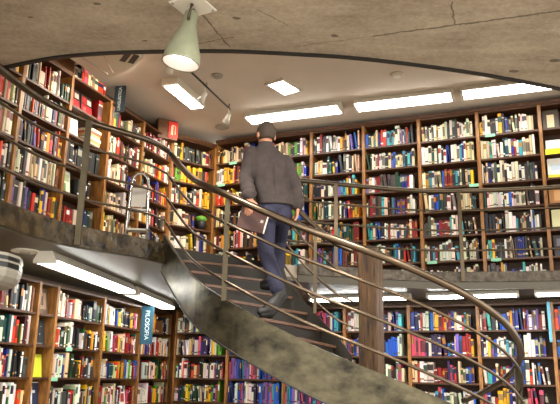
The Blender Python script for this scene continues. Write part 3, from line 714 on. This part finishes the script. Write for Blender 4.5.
b = bmesh.new(); add_lathe(b, [(0.05, -0.018), (0.05, -0.028), (0.005, -0.03)], Matrix(), 20, True); from_bm('grille', b, M['grey'], t)
# track and its spotlights
t = thing('light_track', 'thin dark ceiling track rod carrying small spotlights', 'track', (0, 0, 0)); tube('rod', [(-1.17, 7.8, UC - 0.06), (-0.74, 9.04, UC - 0.06)], 0.013, M['black'], t, 8)
for p in ((-1.0, 8.3), (-0.75, 9.0), (-1.15, 7.86)): tube('stem', [(*p, UC - 0.001), (*p, UC - 0.07)], 0.009, M['alu'], t, 8)
def spot(label, top, aim, ln=0.16):
    root = thing('track_spotlight', label, 'spotlight', top, 0, 'small white spotlights'); d = V(aim).normalized()
    tube('arm', [(0, 0, 0), (0.01, 0, -0.06), V((0, 0, -0.12))], 0.008, M['white'], root, 8)
    s = d.cross(V((0, 0, 1))).normalized(); mt = Matrix(((s.x, d.cross(s).x, d.x, 0), (s.y, d.cross(s).y, d.y, 0), (s.z, d.cross(s).z, d.z, -0.12), (0, 0, 0, 1)))
    b = bmesh.new(); add_lathe(b, [(0.004, -0.05), (0.026, -0.045), (0.03, 0.0), (0.055, ln * 0.6), (0.05, ln * 0.6), (0.027, 0.0)], mt, 18); from_bm('shade', b, M['white'], root, True)
    b = bmesh.new(); add_lathe(b, [(0.03, ln * 0.3), (0.02, ln * 0.42), (0.003, ln * 0.46)], mt, 16, True); from_bm('bulb', b, M['bulb'], root)
spot('small white spotlight on the track beside the boxy light', (-1.02, 8.26, UC - 0.08), (-0.5, 0.3, -0.7))
spot('small white spotlight at the far end of the track near the corner', (-0.755, 8.98, UC - 0.08), (-0.4, 0.8, -0.6))
spot('small white spotlight half hidden behind the big cone lamp', (-1.37, 7.62, UC - 0.001), (-0.4, 0.8, -0.5), 0.1)
# the big cone lamp on the concrete
lamp = thing('cone_spotlight', 'large pale green cone spotlight on a square plate on the concrete ceiling', 'spotlight', (-0.795, 5.32, CC))
LS = 0.94
b = bmesh.new(); add_box(b, (-0.15, -0.15, -0.012), (0.15, 0.15, -0.001), Matrix.Rotation(R(62), 4, 'Z')); from_bm('mounting_plate', b, M['white'], lamp)
for sx in (-1, 1):
    for sy in (-1, 1):
        b = bmesh.new(); add_lathe(b, [(0.013, -0.0125), (0.011, -0.019), (0.002, -0.02)], Matrix.Rotation(R(62), 4, 'Z') @ Matrix.Translation((sx * 0.125, sy * 0.125, 0)), 10, True); from_bm('screw', b, M['grey'], lamp)
ax = V((-0.15, 0.02, -1.0)).normalized(); mt = frame((0, 0, 0), V((0, 1, 0)).cross(ax), (0, 1, 0)); mt = Matrix(((1, 0, ax.x * -1, 0), (0, 1, 0, 0), (0, 0, 1, 0), (0, 0, 0, 1)))
s = V((0, 1, 0)); u = s.cross(ax).normalized()
mt = Matrix(((u.x, s.x, -ax.x, -0.005), (u.y, s.y, -ax.y, 0), (u.z, s.z, -ax.z, -0.06), (0, 0, 0, 1)))
b = bmesh.new(); add_lathe(b, [(0.01, 0.0), (0.052, -0.005), (0.06, -0.023), (0.062, -0.129), (0.07, -0.152), (0.085, -0.199), (0.152, -0.398), (0.163, -0.480), (0.166, -0.497), (0.156, -0.497), (0.145, -0.404), (0.078, -0.199), (0.055, -0.140), (0.01, -0.135)], mt, 40); from_bm('shade', b, M['lampgreen'], lamp, True)
b = bmesh.new(); add_lathe(b, [(0.1535, -0.491), (0.1415, -0.404), (0.1, -0.292), (0.02, -0.275)], mt, 36); from_bm('reflector', b, M['reflector'], lamp, True)
b = bmesh.new(); add_lathe(b, [(0.03, -0.276), (0.06, -0.316), (0.11, -0.386), (0.1, -0.415), (0.05, -0.433), (0.004, -0.435)], mt, 28, True); from_bm('bulb', b, M['bulb'], lamp, True)
bm = bmesh.new()
for sy in (-1, 1): add_tube(bm, [(0, sy * 0.03, -0.012), (0, sy * 0.08, -0.035), mt @ V((0, sy * 0.085, -0.06)), mt @ V((0, sy * 0.07, -0.12))], 0.013, 8)
add_tube(bm, [mt @ V((0, -0.085, -0.1)), mt @ V((0, 0.085, -0.1))], 0.012, 8)
from_bm('yoke', bm, mat('dark_yoke_metal', (78, 70, 58), 0.4, 0.6), lamp, True)
# ceiling units
def ac_unit(name, label, poly, z0, z1, vents, seam, axis, cm='beige', bv=0.02):
    root = thing(name, label, 'ceiling unit', (0, 0, 0)); b = bmesh.new(); add_prism(b, poly, z0, z1)
    bmesh.ops.bevel(b, geom=[e for e in b.edges if abs(e.verts[0].co.z - z0) < 1e-4 and abs(e.verts[1].co.z - z0) < 1e-4], offset=bv, segments=4, profile=0.5, affect='EDGES')
    from_bm('casing', b, M[cm], root)
    for p, q in vents:
        p = V(p); q = V(q); d = (q - p).normalized(); n = V((-d.y, d.x)); b = bmesh.new(); add_prism(b, [p - n * 0.035, q - n * 0.035, q + n * 0.035, p + n * 0.035], z0 - 0.004, z0 - 0.0003); from_bm('air_slot', b, M['black'], root)
    for p, q in seam:
        b = bmesh.new(); add_tube(b, [(*p, z0 - 0.001), (*q, z0 - 0.001)], 0.005, 6); from_bm('panel_seam', b, M['grey'], root)
    return root
ac_unit('air_conditioner', 'white ceiling air conditioner tucked under the concrete edge at upper left', [(-2.52, 7.18), (-2.28, 7.74), (-2.12, 7.76), (-1.96, 7.62), (-1.76, 7.4), (-1.63, 7.22), (-1.66, 7.08), (-1.8, 6.98), (-2.2, 6.9)], 5.02, UC - 0.001,
        [((-1.675, 7.12), (-1.79, 7.33)), ((-1.75, 7.06), (-1.88, 7.29))], [((-2.38, 7.1), (-2.13, 7.64)), ((-2.06, 6.98), (-2.06, 7.6))], None)
low = ac_unit('air_conditioner', 'grey rounded ceiling unit with dark slots at the left edge under the gallery', [(-2.95, 5.2), (-2.45, 5.2), (-2.28, 5.28), (-2.18, 5.42), (-2.155, 5.6), (-2.2, 5.8), (-2.32, 5.94), (-2.5, 6.0), (-2.95, 6.0)], 2.14, 2.40,
        [((-2.33, 5.42), (-2.8, 5.38)), ((-2.31, 5.62), (-2.8, 5.58))], [((-2.5, 5.36), (-2.5, 5.86))], None, 'acgrey', 0.12)
for za, zb in ((2.345, 2.375), (2.285, 2.325)):
    cont = [V(p) for p in [(-2.72, 5.2), (-2.45, 5.2), (-2.28, 5.28), (-2.18, 5.42), (-2.155, 5.6), (-2.2, 5.8)]]; bm = bmesh.new(); cm_ = V((-2.5, 5.6)); rw = []
    for p in cont:
        q = cm_ + (p - cm_) * 1.012; rw.append([bm.verts.new((*p, za)), bm.verts.new((*p, zb)), bm.verts.new((*q, zb)), bm.verts.new((*q, za))])
    for A, B in zip(rw[:-1], rw[1:]):
        for k in range(4): bm.faces.new((A[k], A[(k + 1) % 4], B[(k + 1) % 4], B[k]))
    bm.faces.new(rw[0]); bm.faces.new(rw[-1][::-1]); from_bm('air_slot', bm, M['black'], low)
for x in (-2.35, -2.8):
    tube('hanger_rod', [(x, 5.6, 2.40), (x, 5.6, LC - 0.001)], 0.012, M['grey'], low, 8)

# ------------------------------------------------------------------ chrome step ladder on the left gallery
ld = thing('step_ladder', 'chrome folding step ladder standing on the left gallery', 'ladder', (-1.52, 7.08, UF), R(8))
tube('front_frame', [(-0.12, 0, 0), (-0.105, 0.01, 0.35), (-0.09, 0.02, 0.72), (-0.075, 0.02, 0.8), (-0.03, 0.02, 0.845), (0.03, 0.02, 0.845), (0.075, 0.02, 0.8), (0.09, 0.02, 0.72), (0.105, 0.01, 0.35), (0.12, 0, 0)], 0.016, M['chrome'], ld, 10)
for sx in (-1, 1): tube('rear_leg', [(sx * 0.085, 0.04, 0.62), (sx * 0.13, 0.32, 0.0)], 0.012, M['chrome'], ld, 10)
box('step', (-0.1, 0.0, 0.21), (0.1, 0.13, 0.235), M['alu'], ld, bevel=0.004); box('step', (-0.09, 0.01, 0.43), (0.09, 0.13, 0.455), M['alu'], ld, bevel=0.004)
box('back_plate', (-0.075, 0.014, 0.47), (0.075, 0.026, 0.68), M['alu'], ld)
for sx in (-1, 1): tube('foot_cap', [(sx * 0.12, 0, 0.0005), (sx * 0.119, 0, 0.03)], 0.019, M['black'], ld, 10)
tube('stay_bar', [(0.12, -0.02, 0.22), (0.22, -0.06, 0.14), (0.23, -0.06, 0.0)], 0.011, M['chrome'], ld, 8)

# ------------------------------------------------------------------ the man
def capsule(bm, p0, p1, r0, r1, n=14):
    p0 = V(p0); p1 = V(p1); d = (p1 - p0); L = d.length; d.normalize()
    s = d.cross(V((0, 0, 1)));
    if s.length < 0.05: s = d.cross(V((1, 0, 0)))
    s.normalize(); u = d.cross(s)
    prof = [(0.02, -1.0), (0.5, -0.87), (0.87, -0.5), (1, 0)]
    rings = []
    for c, h in prof: rings.append((p0 + d * (h * r0), c * r0))
    for c, h in reversed(prof): rings.append((p1 - d * (h * r1), c * r1))
    rv = [[bm.verts.new(p + (s * math.cos(2 * PI * k / n) + u * math.sin(2 * PI * k / n)) * r) for k in range(n)] for p, r in rings]
    for A, B in zip(rv[:-1], rv[1:]):
        for k in range(n): bm.faces.new((A[k], A[(k + 1) % n], B[(k + 1) % n], B[k]))
    bm.faces.new(rv[0][::-1]); bm.faces.new(rv[-1])
def ellipsoid(bm, c, r, rot=None):
    b0 = len(bm.verts); g = bmesh.ops.create_uvsphere(bm, u_segments=24, v_segments=16, radius=1.0)
    for v in g['verts']:
        p = V((v.co.x * r[0], v.co.y * r[1], v.co.z * r[2]))
        if rot is not None: p = rot @ p
        v.co = p + V(c)
def loft(bm, rings, n=28, power=2.4, yaw=0.0):
    rv = []
    for z, cx, cy, rx, ry in rings:
        row = []
        for k in range(n):
            a = 2 * PI * k / n; ca, sa = math.cos(a), math.sin(a)
            x = math.copysign(abs(ca) ** (2 / power), ca) * rx; y = math.copysign(abs(sa) ** (2 / power), sa) * ry
            row.append(bm.verts.new((cx + x * math.cos(yaw) - y * math.sin(yaw), cy + x * math.sin(yaw) + y * math.cos(yaw), z)))
        rv.append(row)
    for A, B in zip(rv[:-1], rv[1:]):
        for k in range(n): bm.faces.new((A[k], A[(k + 1) % n], B[(k + 1) % n], B[k]))
    bm.faces.new(rv[0][::-1]); bm.faces.new(rv[-1])
def remeshed(name, bm, m, parent, voxel=0.009, smooth=4, fac=0.5):
    me = bpy.data.meshes.new(name + '_raw'); bmesh.ops.recalc_face_normals(bm, faces=bm.faces[:]); bm.to_mesh(me); bm.free()
    o = bpy.data.objects.new(name + '_raw', me); COL.objects.link(o)
    md = o.modifiers.new('r', 'REMESH'); md.mode = 'VOXEL'; md.voxel_size = voxel
    sm = o.modifiers.new('s', 'SMOOTH'); sm.factor = fac; sm.iterations = smooth
    dg = bpy.context.evaluated_depsgraph_get(); dg.update()
    nm = bpy.data.meshes.new_from_object(o.evaluated_get(dg)); bpy.data.objects.remove(o)
    for p in nm.polygons: p.use_smooth = True
    nm.name = name; nm.materials.clear()
    return attach(link(name, nm, m), parent)
man = thing('person', 'person in charcoal jacket and jeans climbing the stair with a brown folder, seen from behind', 'person', (-0.1, 5.85, 1.94))
bpy.context.view_layer.update()
hc = V((-0.142, 5.97, 3.655)); fd = V((-0.42, 0.9, 0.06)).normalized(); sd = V((fd.y, -fd.x, 0)).normalized()
shL, shR = V((-0.272, 5.955, 3.465)), V((0.045, 6.0, 3.40)); elL, elR = V((-0.315, 5.86, 3.20)), V((0.135, 5.95, 3.16)); wrL, wrR = V((-0.262, 5.795, 2.995)), V((0.16, 5.93, 2.945))
hipL, hipR = V((-0.13, 5.95, 2.92)), V((0.02, 6.0, 2.92)); knL, knR = V((-0.115, 5.965, 2.53)), V((0.0, 6.33, 2.74)); anL, anR = V((0.0, 5.865, 2.20)), V((-0.01, 6.33, 2.36))
rotH = Matrix(((sd.x, fd.x, 0), (sd.y, fd.y, 0), (0, 0, 1)))
b = bmesh.new()
ellipsoid(b, hc + V((0, 0, 0.018)), (0.081, 0.098, 0.102), rotH); ellipsoid(b, hc + fd * 0.025 + V((0, 0, -0.045)), (0.058, 0.07, 0.075), rotH)
capsule(b, hc + V((0, -0.005, -0.06)), (-0.135, 5.965, 3.47), 0.056, 0.062)
for s_ in (-1, 1): ellipsoid(b, hc + sd * (s_ * 0.084) + V((0, 0, -0.015)) - fd * 0.005, (0.012, 0.02, 0.032), rotH)
capsule(b, hc + fd * 0.085 + V((0, 0, 0.0)), hc + fd * 0.105 + V((0, 0, -0.035)), 0.012, 0.016); capsule(b, hc + fd * 0.088 + sd * 0.02 + V((0, 0, -0.07)), hc + fd * 0.088 - sd * 0.02 + V((0, 0, -0.07)), 0.009, 0.009)
loft(b, [(2.95, -0.05, 5.97, 0.13, 0.09), (3.2, -0.09, 5.97, 0.14, 0.09), (3.38, -0.115, 5.975, 0.16, 0.085), (3.46, -0.125, 5.97, 0.09, 0.07)])
for a, c, w in ((shL, elL, wrL), (shR, elR, wrR)): capsule(b, a, c, 0.045, 0.038); capsule(b, c, w, 0.038, 0.027)
ellipsoid(b, (-0.055, 5.97, 2.94), (0.14, 0.1, 0.1))
for h_, k_, a_ in ((hipL, knL, anL), (hipR, knR, anR)): capsule(b, h_, k_, 0.07, 0.052); capsule(b, k_, a_, 0.05, 0.035)
# left hand over the folder's upper edge, right hand hanging half closed
def hand(b, w, dirn, across, curl, thumb):
    w = V(w); d = V(dirn).normalized(); a = V(across).normalized(); n = d.cross(a).normalized()
    pc = w + d * 0.05
    for k, (off, ln) in enumerate(((-0.03, 0.066), (-0.010, 0.076), (0.010, 0.072), (0.030, 0.056))):
        base = w + d * 0.085 + a * off; capsule(b, w + d * 0.015 + a * off * 0.6, base, 0.014, 0.0115)
        m1 = base + (d * math.cos(curl * .5) + n * math.sin(curl * .5)) * ln * 0.55; m2 = m1 + (d * math.cos(curl * 1.3) + n * math.sin(curl * 1.3)) * ln * 0.5
        capsule(b, base, m1, 0.0105, 0.0095, 10); capsule(b, m1, m2, 0.0095, 0.008, 10)
    tb = w + d * 0.03 + a * (thumb * 0.032); t1_ = tb + (d * 0.6 + a * thumb * 0.7 + n * 0.3) * 0.04; capsule(b, tb, t1_, 0.013, 0.011, 10); capsule(b, t1_, t1_ + (d * 0.85 + a * thumb * 0.2 + n * 0.35) * 0.034, 0.011, 0.009, 10)
hand(b, wrL, (-0.08, -0.22, -1), (1, 0.05, -0.1), -0.35, 1)
hand(b, wrR, (-0.1, -0.02, -1), (0.15, -1, 0), 0.7, -1)
remeshed('body', b, M['skin'], man, 0.0055, 3)
for s_ in (-1, 1):
    e = bmesh.new(); ellipsoid(e, hc + fd * 0.083 + sd * (s_ * 0.03) + V((0, 0, -0.005)), (0.012, 0.012, 0.012)); o = from_bm('eye', e, mat('eye_white', (226, 222, 214), 0.2), None, True); attach(o, man)
# cropped hair
b = bmesh.new(); ellipsoid(b, (0, 0, 0), (1, 1, 1))
bad = [f for f in b.faces if (f.calc_center_median().y > 0.38 and f.calc_center_median().z < 0.62) or f.calc_center_median().z < -0.72 or (f.calc_center_median().z < -0.25 and f.calc_center_median().y > -0.05)]
bmesh.ops.delete(b, geom=bad, context='FACES'); bmesh.ops.solidify(b, geom=b.faces[:], thickness=0.06)
for v in b.verts: v.co = rotH @ V((v.co.x * 0.087, v.co.y * 0.104, v.co.z * 0.108)) + hc + V((0, 0, 0.022)) - fd * 0.002
o = from_bm('hair', b, M['hair'], None, True); attach(o, man)
# jacket
b = bmesh.new()
loft(b, [(2.965, -0.035, 5.955, 0.165, 0.135), (3.03, -0.05, 5.96, 0.168, 0.130), (3.15, -0.083, 5.965, 0.172, 0.122), (3.28, -0.105, 5.97, 0.188, 0.122), (3.38, -0.115, 5.972, 0.196, 0.112), (3.45, -0.125, 5.972, 0.172, 0.095), (3.50, -0.135, 5.97, 0.115, 0.082), (3.54, -0.14, 5.968, 0.078, 0.078), (3.572, -0.14, 5.968, 0.074, 0.075)], yaw=0.1)
for a, c, w in ((shL, elL, wrL), (shR, elR, wrR)):
    capsule(b, a, c, 0.073, 0.062); capsule(b, c, V(w) + (V(c) - V(w)) * 0.12, 0.062, 0.049)
    for q in (0.25, 0.55, 0.8): p_ = V(c).lerp(V(w), q); capsule(b, p_ - V((0.012, 0, 0.004)), p_ + V((0.012, 0, 0.004)), 0.056, 0.055)
remeshed('jacket', b, M['jacket'], man, 0.008, 3)
b = bmesh.new(); add_tube(b, [(-0.035 - 0.035 * i / 5 - 0.0, 5.832 + 0.003 * i - (0.004 if i in (2, 3) else 0), 3.0 + 0.085 * i) for i in range(5)], 0.003, 6); o = from_bm('back_seam', b, mat('jacket_seam', (62, 56, 54), 0.9), None, True); attach(o, man)
# jeans
b = bmesh.new()
ellipsoid(b, (-0.05, 5.965, 2.95), (0.162, 0.128, 0.115)); ellipsoid(b, (-0.10, 5.93, 2.89), (0.095, 0.105, 0.11)); ellipsoid(b, (0.02, 5.96, 2.89), (0.095, 0.105, 0.11))
capsule(b, hipL, knL, 0.098, 0.074); capsule(b, knL, V(anL) + V((0, 0, 0.03)), 0.072, 0.06); capsule(b, hipR, knR, 0.096, 0.074); capsule(b, knR, V(anR), 0.072, 0.06)
for q, rr in ((0.72, 0.064), (0.85, 0.063), (0.97, 0.064)): p_ = V(knL).lerp(V(anL), q); capsule(b, p_ - V((0.006, 0, 0)), p_ + V((0.006, 0, 0)), rr, rr)
remeshed('jeans', b, M['jeans'], man, 0.008, 3)
def boot(heel, ball, toe, ankle, sole_up):
    b = bmesh.new(); heel, ball, toe, ankle, su = map(V, (heel, ball, toe, ankle, sole_up)); su.normalize()
    capsule(b, ankle + V((0, 0, 0.06)), heel + su * 0.055, 0.056, 0.047); capsule(b, heel + su * 0.05, ball + su * 0.045, 0.045, 0.048); capsule(b, ball + su * 0.042, toe + su * 0.036, 0.046, 0.033)
    o = remeshed('boot', b, M['boot'], man, 0.007, 3)
    b = bmesh.new(); capsule(b, heel + su * 0.008, ball + su * 0.008, 0.036, 0.045); capsule(b, ball + su * 0.006, toe + su * 0.006, 0.044, 0.032)
    for v in b.verts:
        # flatten the sole along its own normal
        pass
    s2 = remeshed('sole', b, M['sole'], man, 0.007, 2); s2.parent = o; s2.matrix_parent_inverse = Matrix()
    return o
boot((0.055, 5.875, 2.135), (-0.065, 5.80, 1.985), (-0.125, 5.775, 1.975), (0.005, 5.87, 2.19), (-0.55, -0.25, 0.75))
boot((0.035, 6.28, 2.295), (-0.085, 6.37, 2.295), (-0.145, 6.42, 2.295), (0.0, 6.33, 2.38), (0, 0, 1))
# folder under the hand
fo = bpy.data.objects.new('leather_folder', None); COL.objects.link(fo); fo.matrix_world = frame(V((-0.375, 5.80, 2.735)), V((1, -0.06, -0.27)), V((0.06, 1, 0.06)))
tag(fo, 'dark brown leather folder held against the hip by the climbing person', 'folder')
box('cover', (0, -0.006, 0), (0.235, 0.004, 0.2), M['leather'], fo, bevel=0.003); box('cover', (0, 0.03, 0), (0.235, 0.038, 0.2), M['leather'], fo, bevel=0.003); box('spine', (-0.004, -0.004, 0), (0.001, 0.036, 0.2), M['leather'], fo)
box('papers', (0.002, 0.0045, 0.006), (0.245, 0.0295, 0.194), M['paper'], fo)
box('clasp', (0.19, -0.009, 0.09), (0.215, -0.0062, 0.115), M['alu'], fo)

# ------------------------------------------------------------------ books become objects
bpy.context.view_layer.update()
trees = []
dg = bpy.context.evaluated_depsgraph_get(); vs, fs = [], []
for o in COL.objects:
    if o.type != 'MESH' or o.name.startswith(('ceiling_plaster', 'floor.')): continue
    off = len(vs); mw = o.matrix_world; vs.extend(mw @ v.co for v in o.data.vertices); fs.extend([off + i for i in p.vertices] for p in o.data.polygons)
bvh = BVHTree.FromPolygons(vs, fs)
def px(p):
    q = p - EYE; d = q.dot(Fw); return 280 + FPX * q.dot(Xr) / d, 202 - FPX * q.dot(Ur) / d
for k in BOOKS:
    seen = 0; m = k['m']; n_ = 0
    for fx in (0.2, 0.8):
        for fz in (0.1, 0.3, 0.5, 0.7, 0.9):
            p = m @ V((k['w'] * fx, 0, k['h'] * fz)); x, y = px(p); n_ += 1
            if not (0 <= x <= 560 and 0 <= y <= 404): continue
            d = p - EYE; L_ = d.length
            if bvh.ray_cast(EYE, d / L_, L_ - 0.01)[0] is None: seen += 1
    a = px(m @ V((0, 0, 0))); b_ = px(m @ V((k['w'], 0, 0))); c_ = px(m @ V((0, 0, k['h'])))
    k['score'] = abs((b_[0] - a[0]) * (c_[1] - a[1]) - (b_[1] - a[1]) * (c_[0] - a[0])) * seen / n_
order = sorted((k for k in BOOKS if k['score'] > 0), key=lambda k: -k['score'])
SINGLE = order[:300]
def shade(c, f): return tuple(max(0, min(255, x * f)) for x in c)
def add_book(bm, lay, k, mtx):
    w, h, d = k['w'], k['h'], k['d']; st = k['style']; c = k['c']; bd = k['band']
    cuts = [[0, 1], [0, .12, .2, 1], [0, .55, .85, 1], [0, .08, .13, .6, .9, 1], [0, .2, .75, .8, 1], [0, .1, .16, .82, .88, 1]][st]
    cols = [[c], [c, bd, c], [c, bd, c], [c, bd, c, shade(bd, .9), c], [c, shade(c, .72), bd, c], [c, bd, c, bd, c]][st]
    xs = [0, w * 0.18, w * 0.82, w]; ys = [0.004, 0.0, 0.0, 0.004]
    grid = [[bm.verts.new(mtx @ V((xs[i], ys[i], h * z))) for i in range(4)] for z in cuts]
    def paint(f, col):
        L4 = (*lin(col), 1.0)
        for lp in f.loops: lp[lay] = L4
    for j in range(len(cuts) - 1):
        for i in range(3): paint(bm.faces.new((grid[j][i], grid[j][i + 1], grid[j + 1][i + 1], grid[j + 1][i])), cols[j])
    B = [bm.verts.new(mtx @ V(p)) for p in ((0, d, 0), (w, d, 0), (w, d, h), (0, d, h))]
    paint(bm.faces.new([grid[j][0] for j in range(len(cuts))] + [B[3], B[0]]), c)
    paint(bm.faces.new([grid[j][3] for j in range(len(cuts) - 1, -1, -1)] + [B[1], B[2]]), c)
    pg = (226, 216, 196)
    paint(bm.faces.new((grid[-1][0], grid[-1][1], grid[-1][2], grid[-1][3], B[2], B[3])), pg); paint(bm.faces.new((grid[0][3], grid[0][2], grid[0][1], grid[0][0], B[0], B[1])), pg); paint(bm.faces.new((B[1], B[0], B[3], B[2])), pg)
for k in SINGLE:
    bm = bmesh.new(); lay = bm.loops.layers.color.new('Col'); add_book(bm, lay, k, Matrix())
    o = from_bm('book', bm, M['book']); o.matrix_world = k['m']
    tall = k['h'] > 0.275; size = 'thick' if k['w'] > 0.058 else ('thin' if k['w'] < 0.032 else ('tall' if tall else ('short' if k['h'] < 0.22 else 'medium')))
    tag(o, '%s %s book, %s from left, %s, %s' % (size, k['name'], ORD[k['i']], SHELF[k['row']], k['ph']), 'book', 'upright books on the shelves of ' + k['ph'])
bm = bmesh.new(); lay = bm.loops.layers.color.new('Col'); ids = {id(k) for k in SINGLE}
for k in BOOKS:
    if id(k) not in ids: add_book(bm, lay, k, k['m'])
o = from_bm('shelved_books', bm, M['book']); tag(o, 'many smaller and more distant upright books filling the remaining shelves', 'books', None, 'stuff')
print('BOOKS', len(BOOKS), len(order))

# ------------------------------------------------------------------ light
def area(name, loc, rot, sx, sy, power, col):
    l = bpy.data.lights.new(name, 'AREA'); l.shape = 'RECTANGLE'; l.size = sx; l.size_y = sy; l.energy = power; l.color = col
    o = bpy.data.objects.new(name, l); COL.objects.link(o); o.location = loc; o.rotation_euler = rot; return o
sp = bpy.data.lights.new('cone_lamp_beam', 'SPOT'); sp.energy = 60; sp.color = (1, 0.92, 0.82); sp.spot_size = R(110); sp.spot_blend = 0.6; sp.shadow_soft_size = 0.08
so = bpy.data.objects.new('cone_lamp_beam', sp); COL.objects.link(so); so.location = (-0.87, 5.32, 4.08); so.rotation_euler = (0, R(6), 0)
for i, (p, aim) in enumerate((((-1.07, 8.28, UC - 0.24), (-1.2, 0.5, -0.75)), ((-0.80, 9.05, UC - 0.25), (-0.5, 0.8, -0.6)), ((-1.42, 7.70, UC - 0.2), (-1.0, 0.15, -0.5)))):
    l = bpy.data.lights.new('track_beam', 'SPOT'); l.energy = 45; l.color = (1, 0.86, 0.68); l.spot_size = R(110); l.spot_blend = 0.8; l.shadow_soft_size = 0.03
    o = bpy.data.objects.new('track_beam', l); COL.objects.link(o); o.location = p; o.rotation_euler = V(aim).to_track_quat('-Z', 'Y').to_euler()
# unseen fill lights added under the slab, over and behind the camera
for i, (x, y) in enumerate(((-2.2, 1.5), (0.4, 3.6), (2.6, 2.2))):
    area('void_fill_light', (x, y, CC - 0.03), (0, 0, 0), 0.5, 0.5, 70, (1, 0.93, 0.84))
w = bpy.data.worlds.new('world'); SC.world = w; w.use_nodes = True
w.node_tree.nodes['Background'].inputs['Color'].default_value = (1.0, 0.94, 0.86, 1); w.node_tree.nodes['Background'].inputs['Strength'].default_value = 1.6
SC.view_settings.view_transform = 'Standard'; SC.view_settings.look = 'None'; SC.view_settings.gamma = 1.0; SC.view_settings.exposure = 1.2
SC.view_settings.use_curve_mapping = False
SC.cycles.max_bounces = 6; SC.cycles.sample_clamp_indirect = 6.0; SC.cycles.use_denoising = True
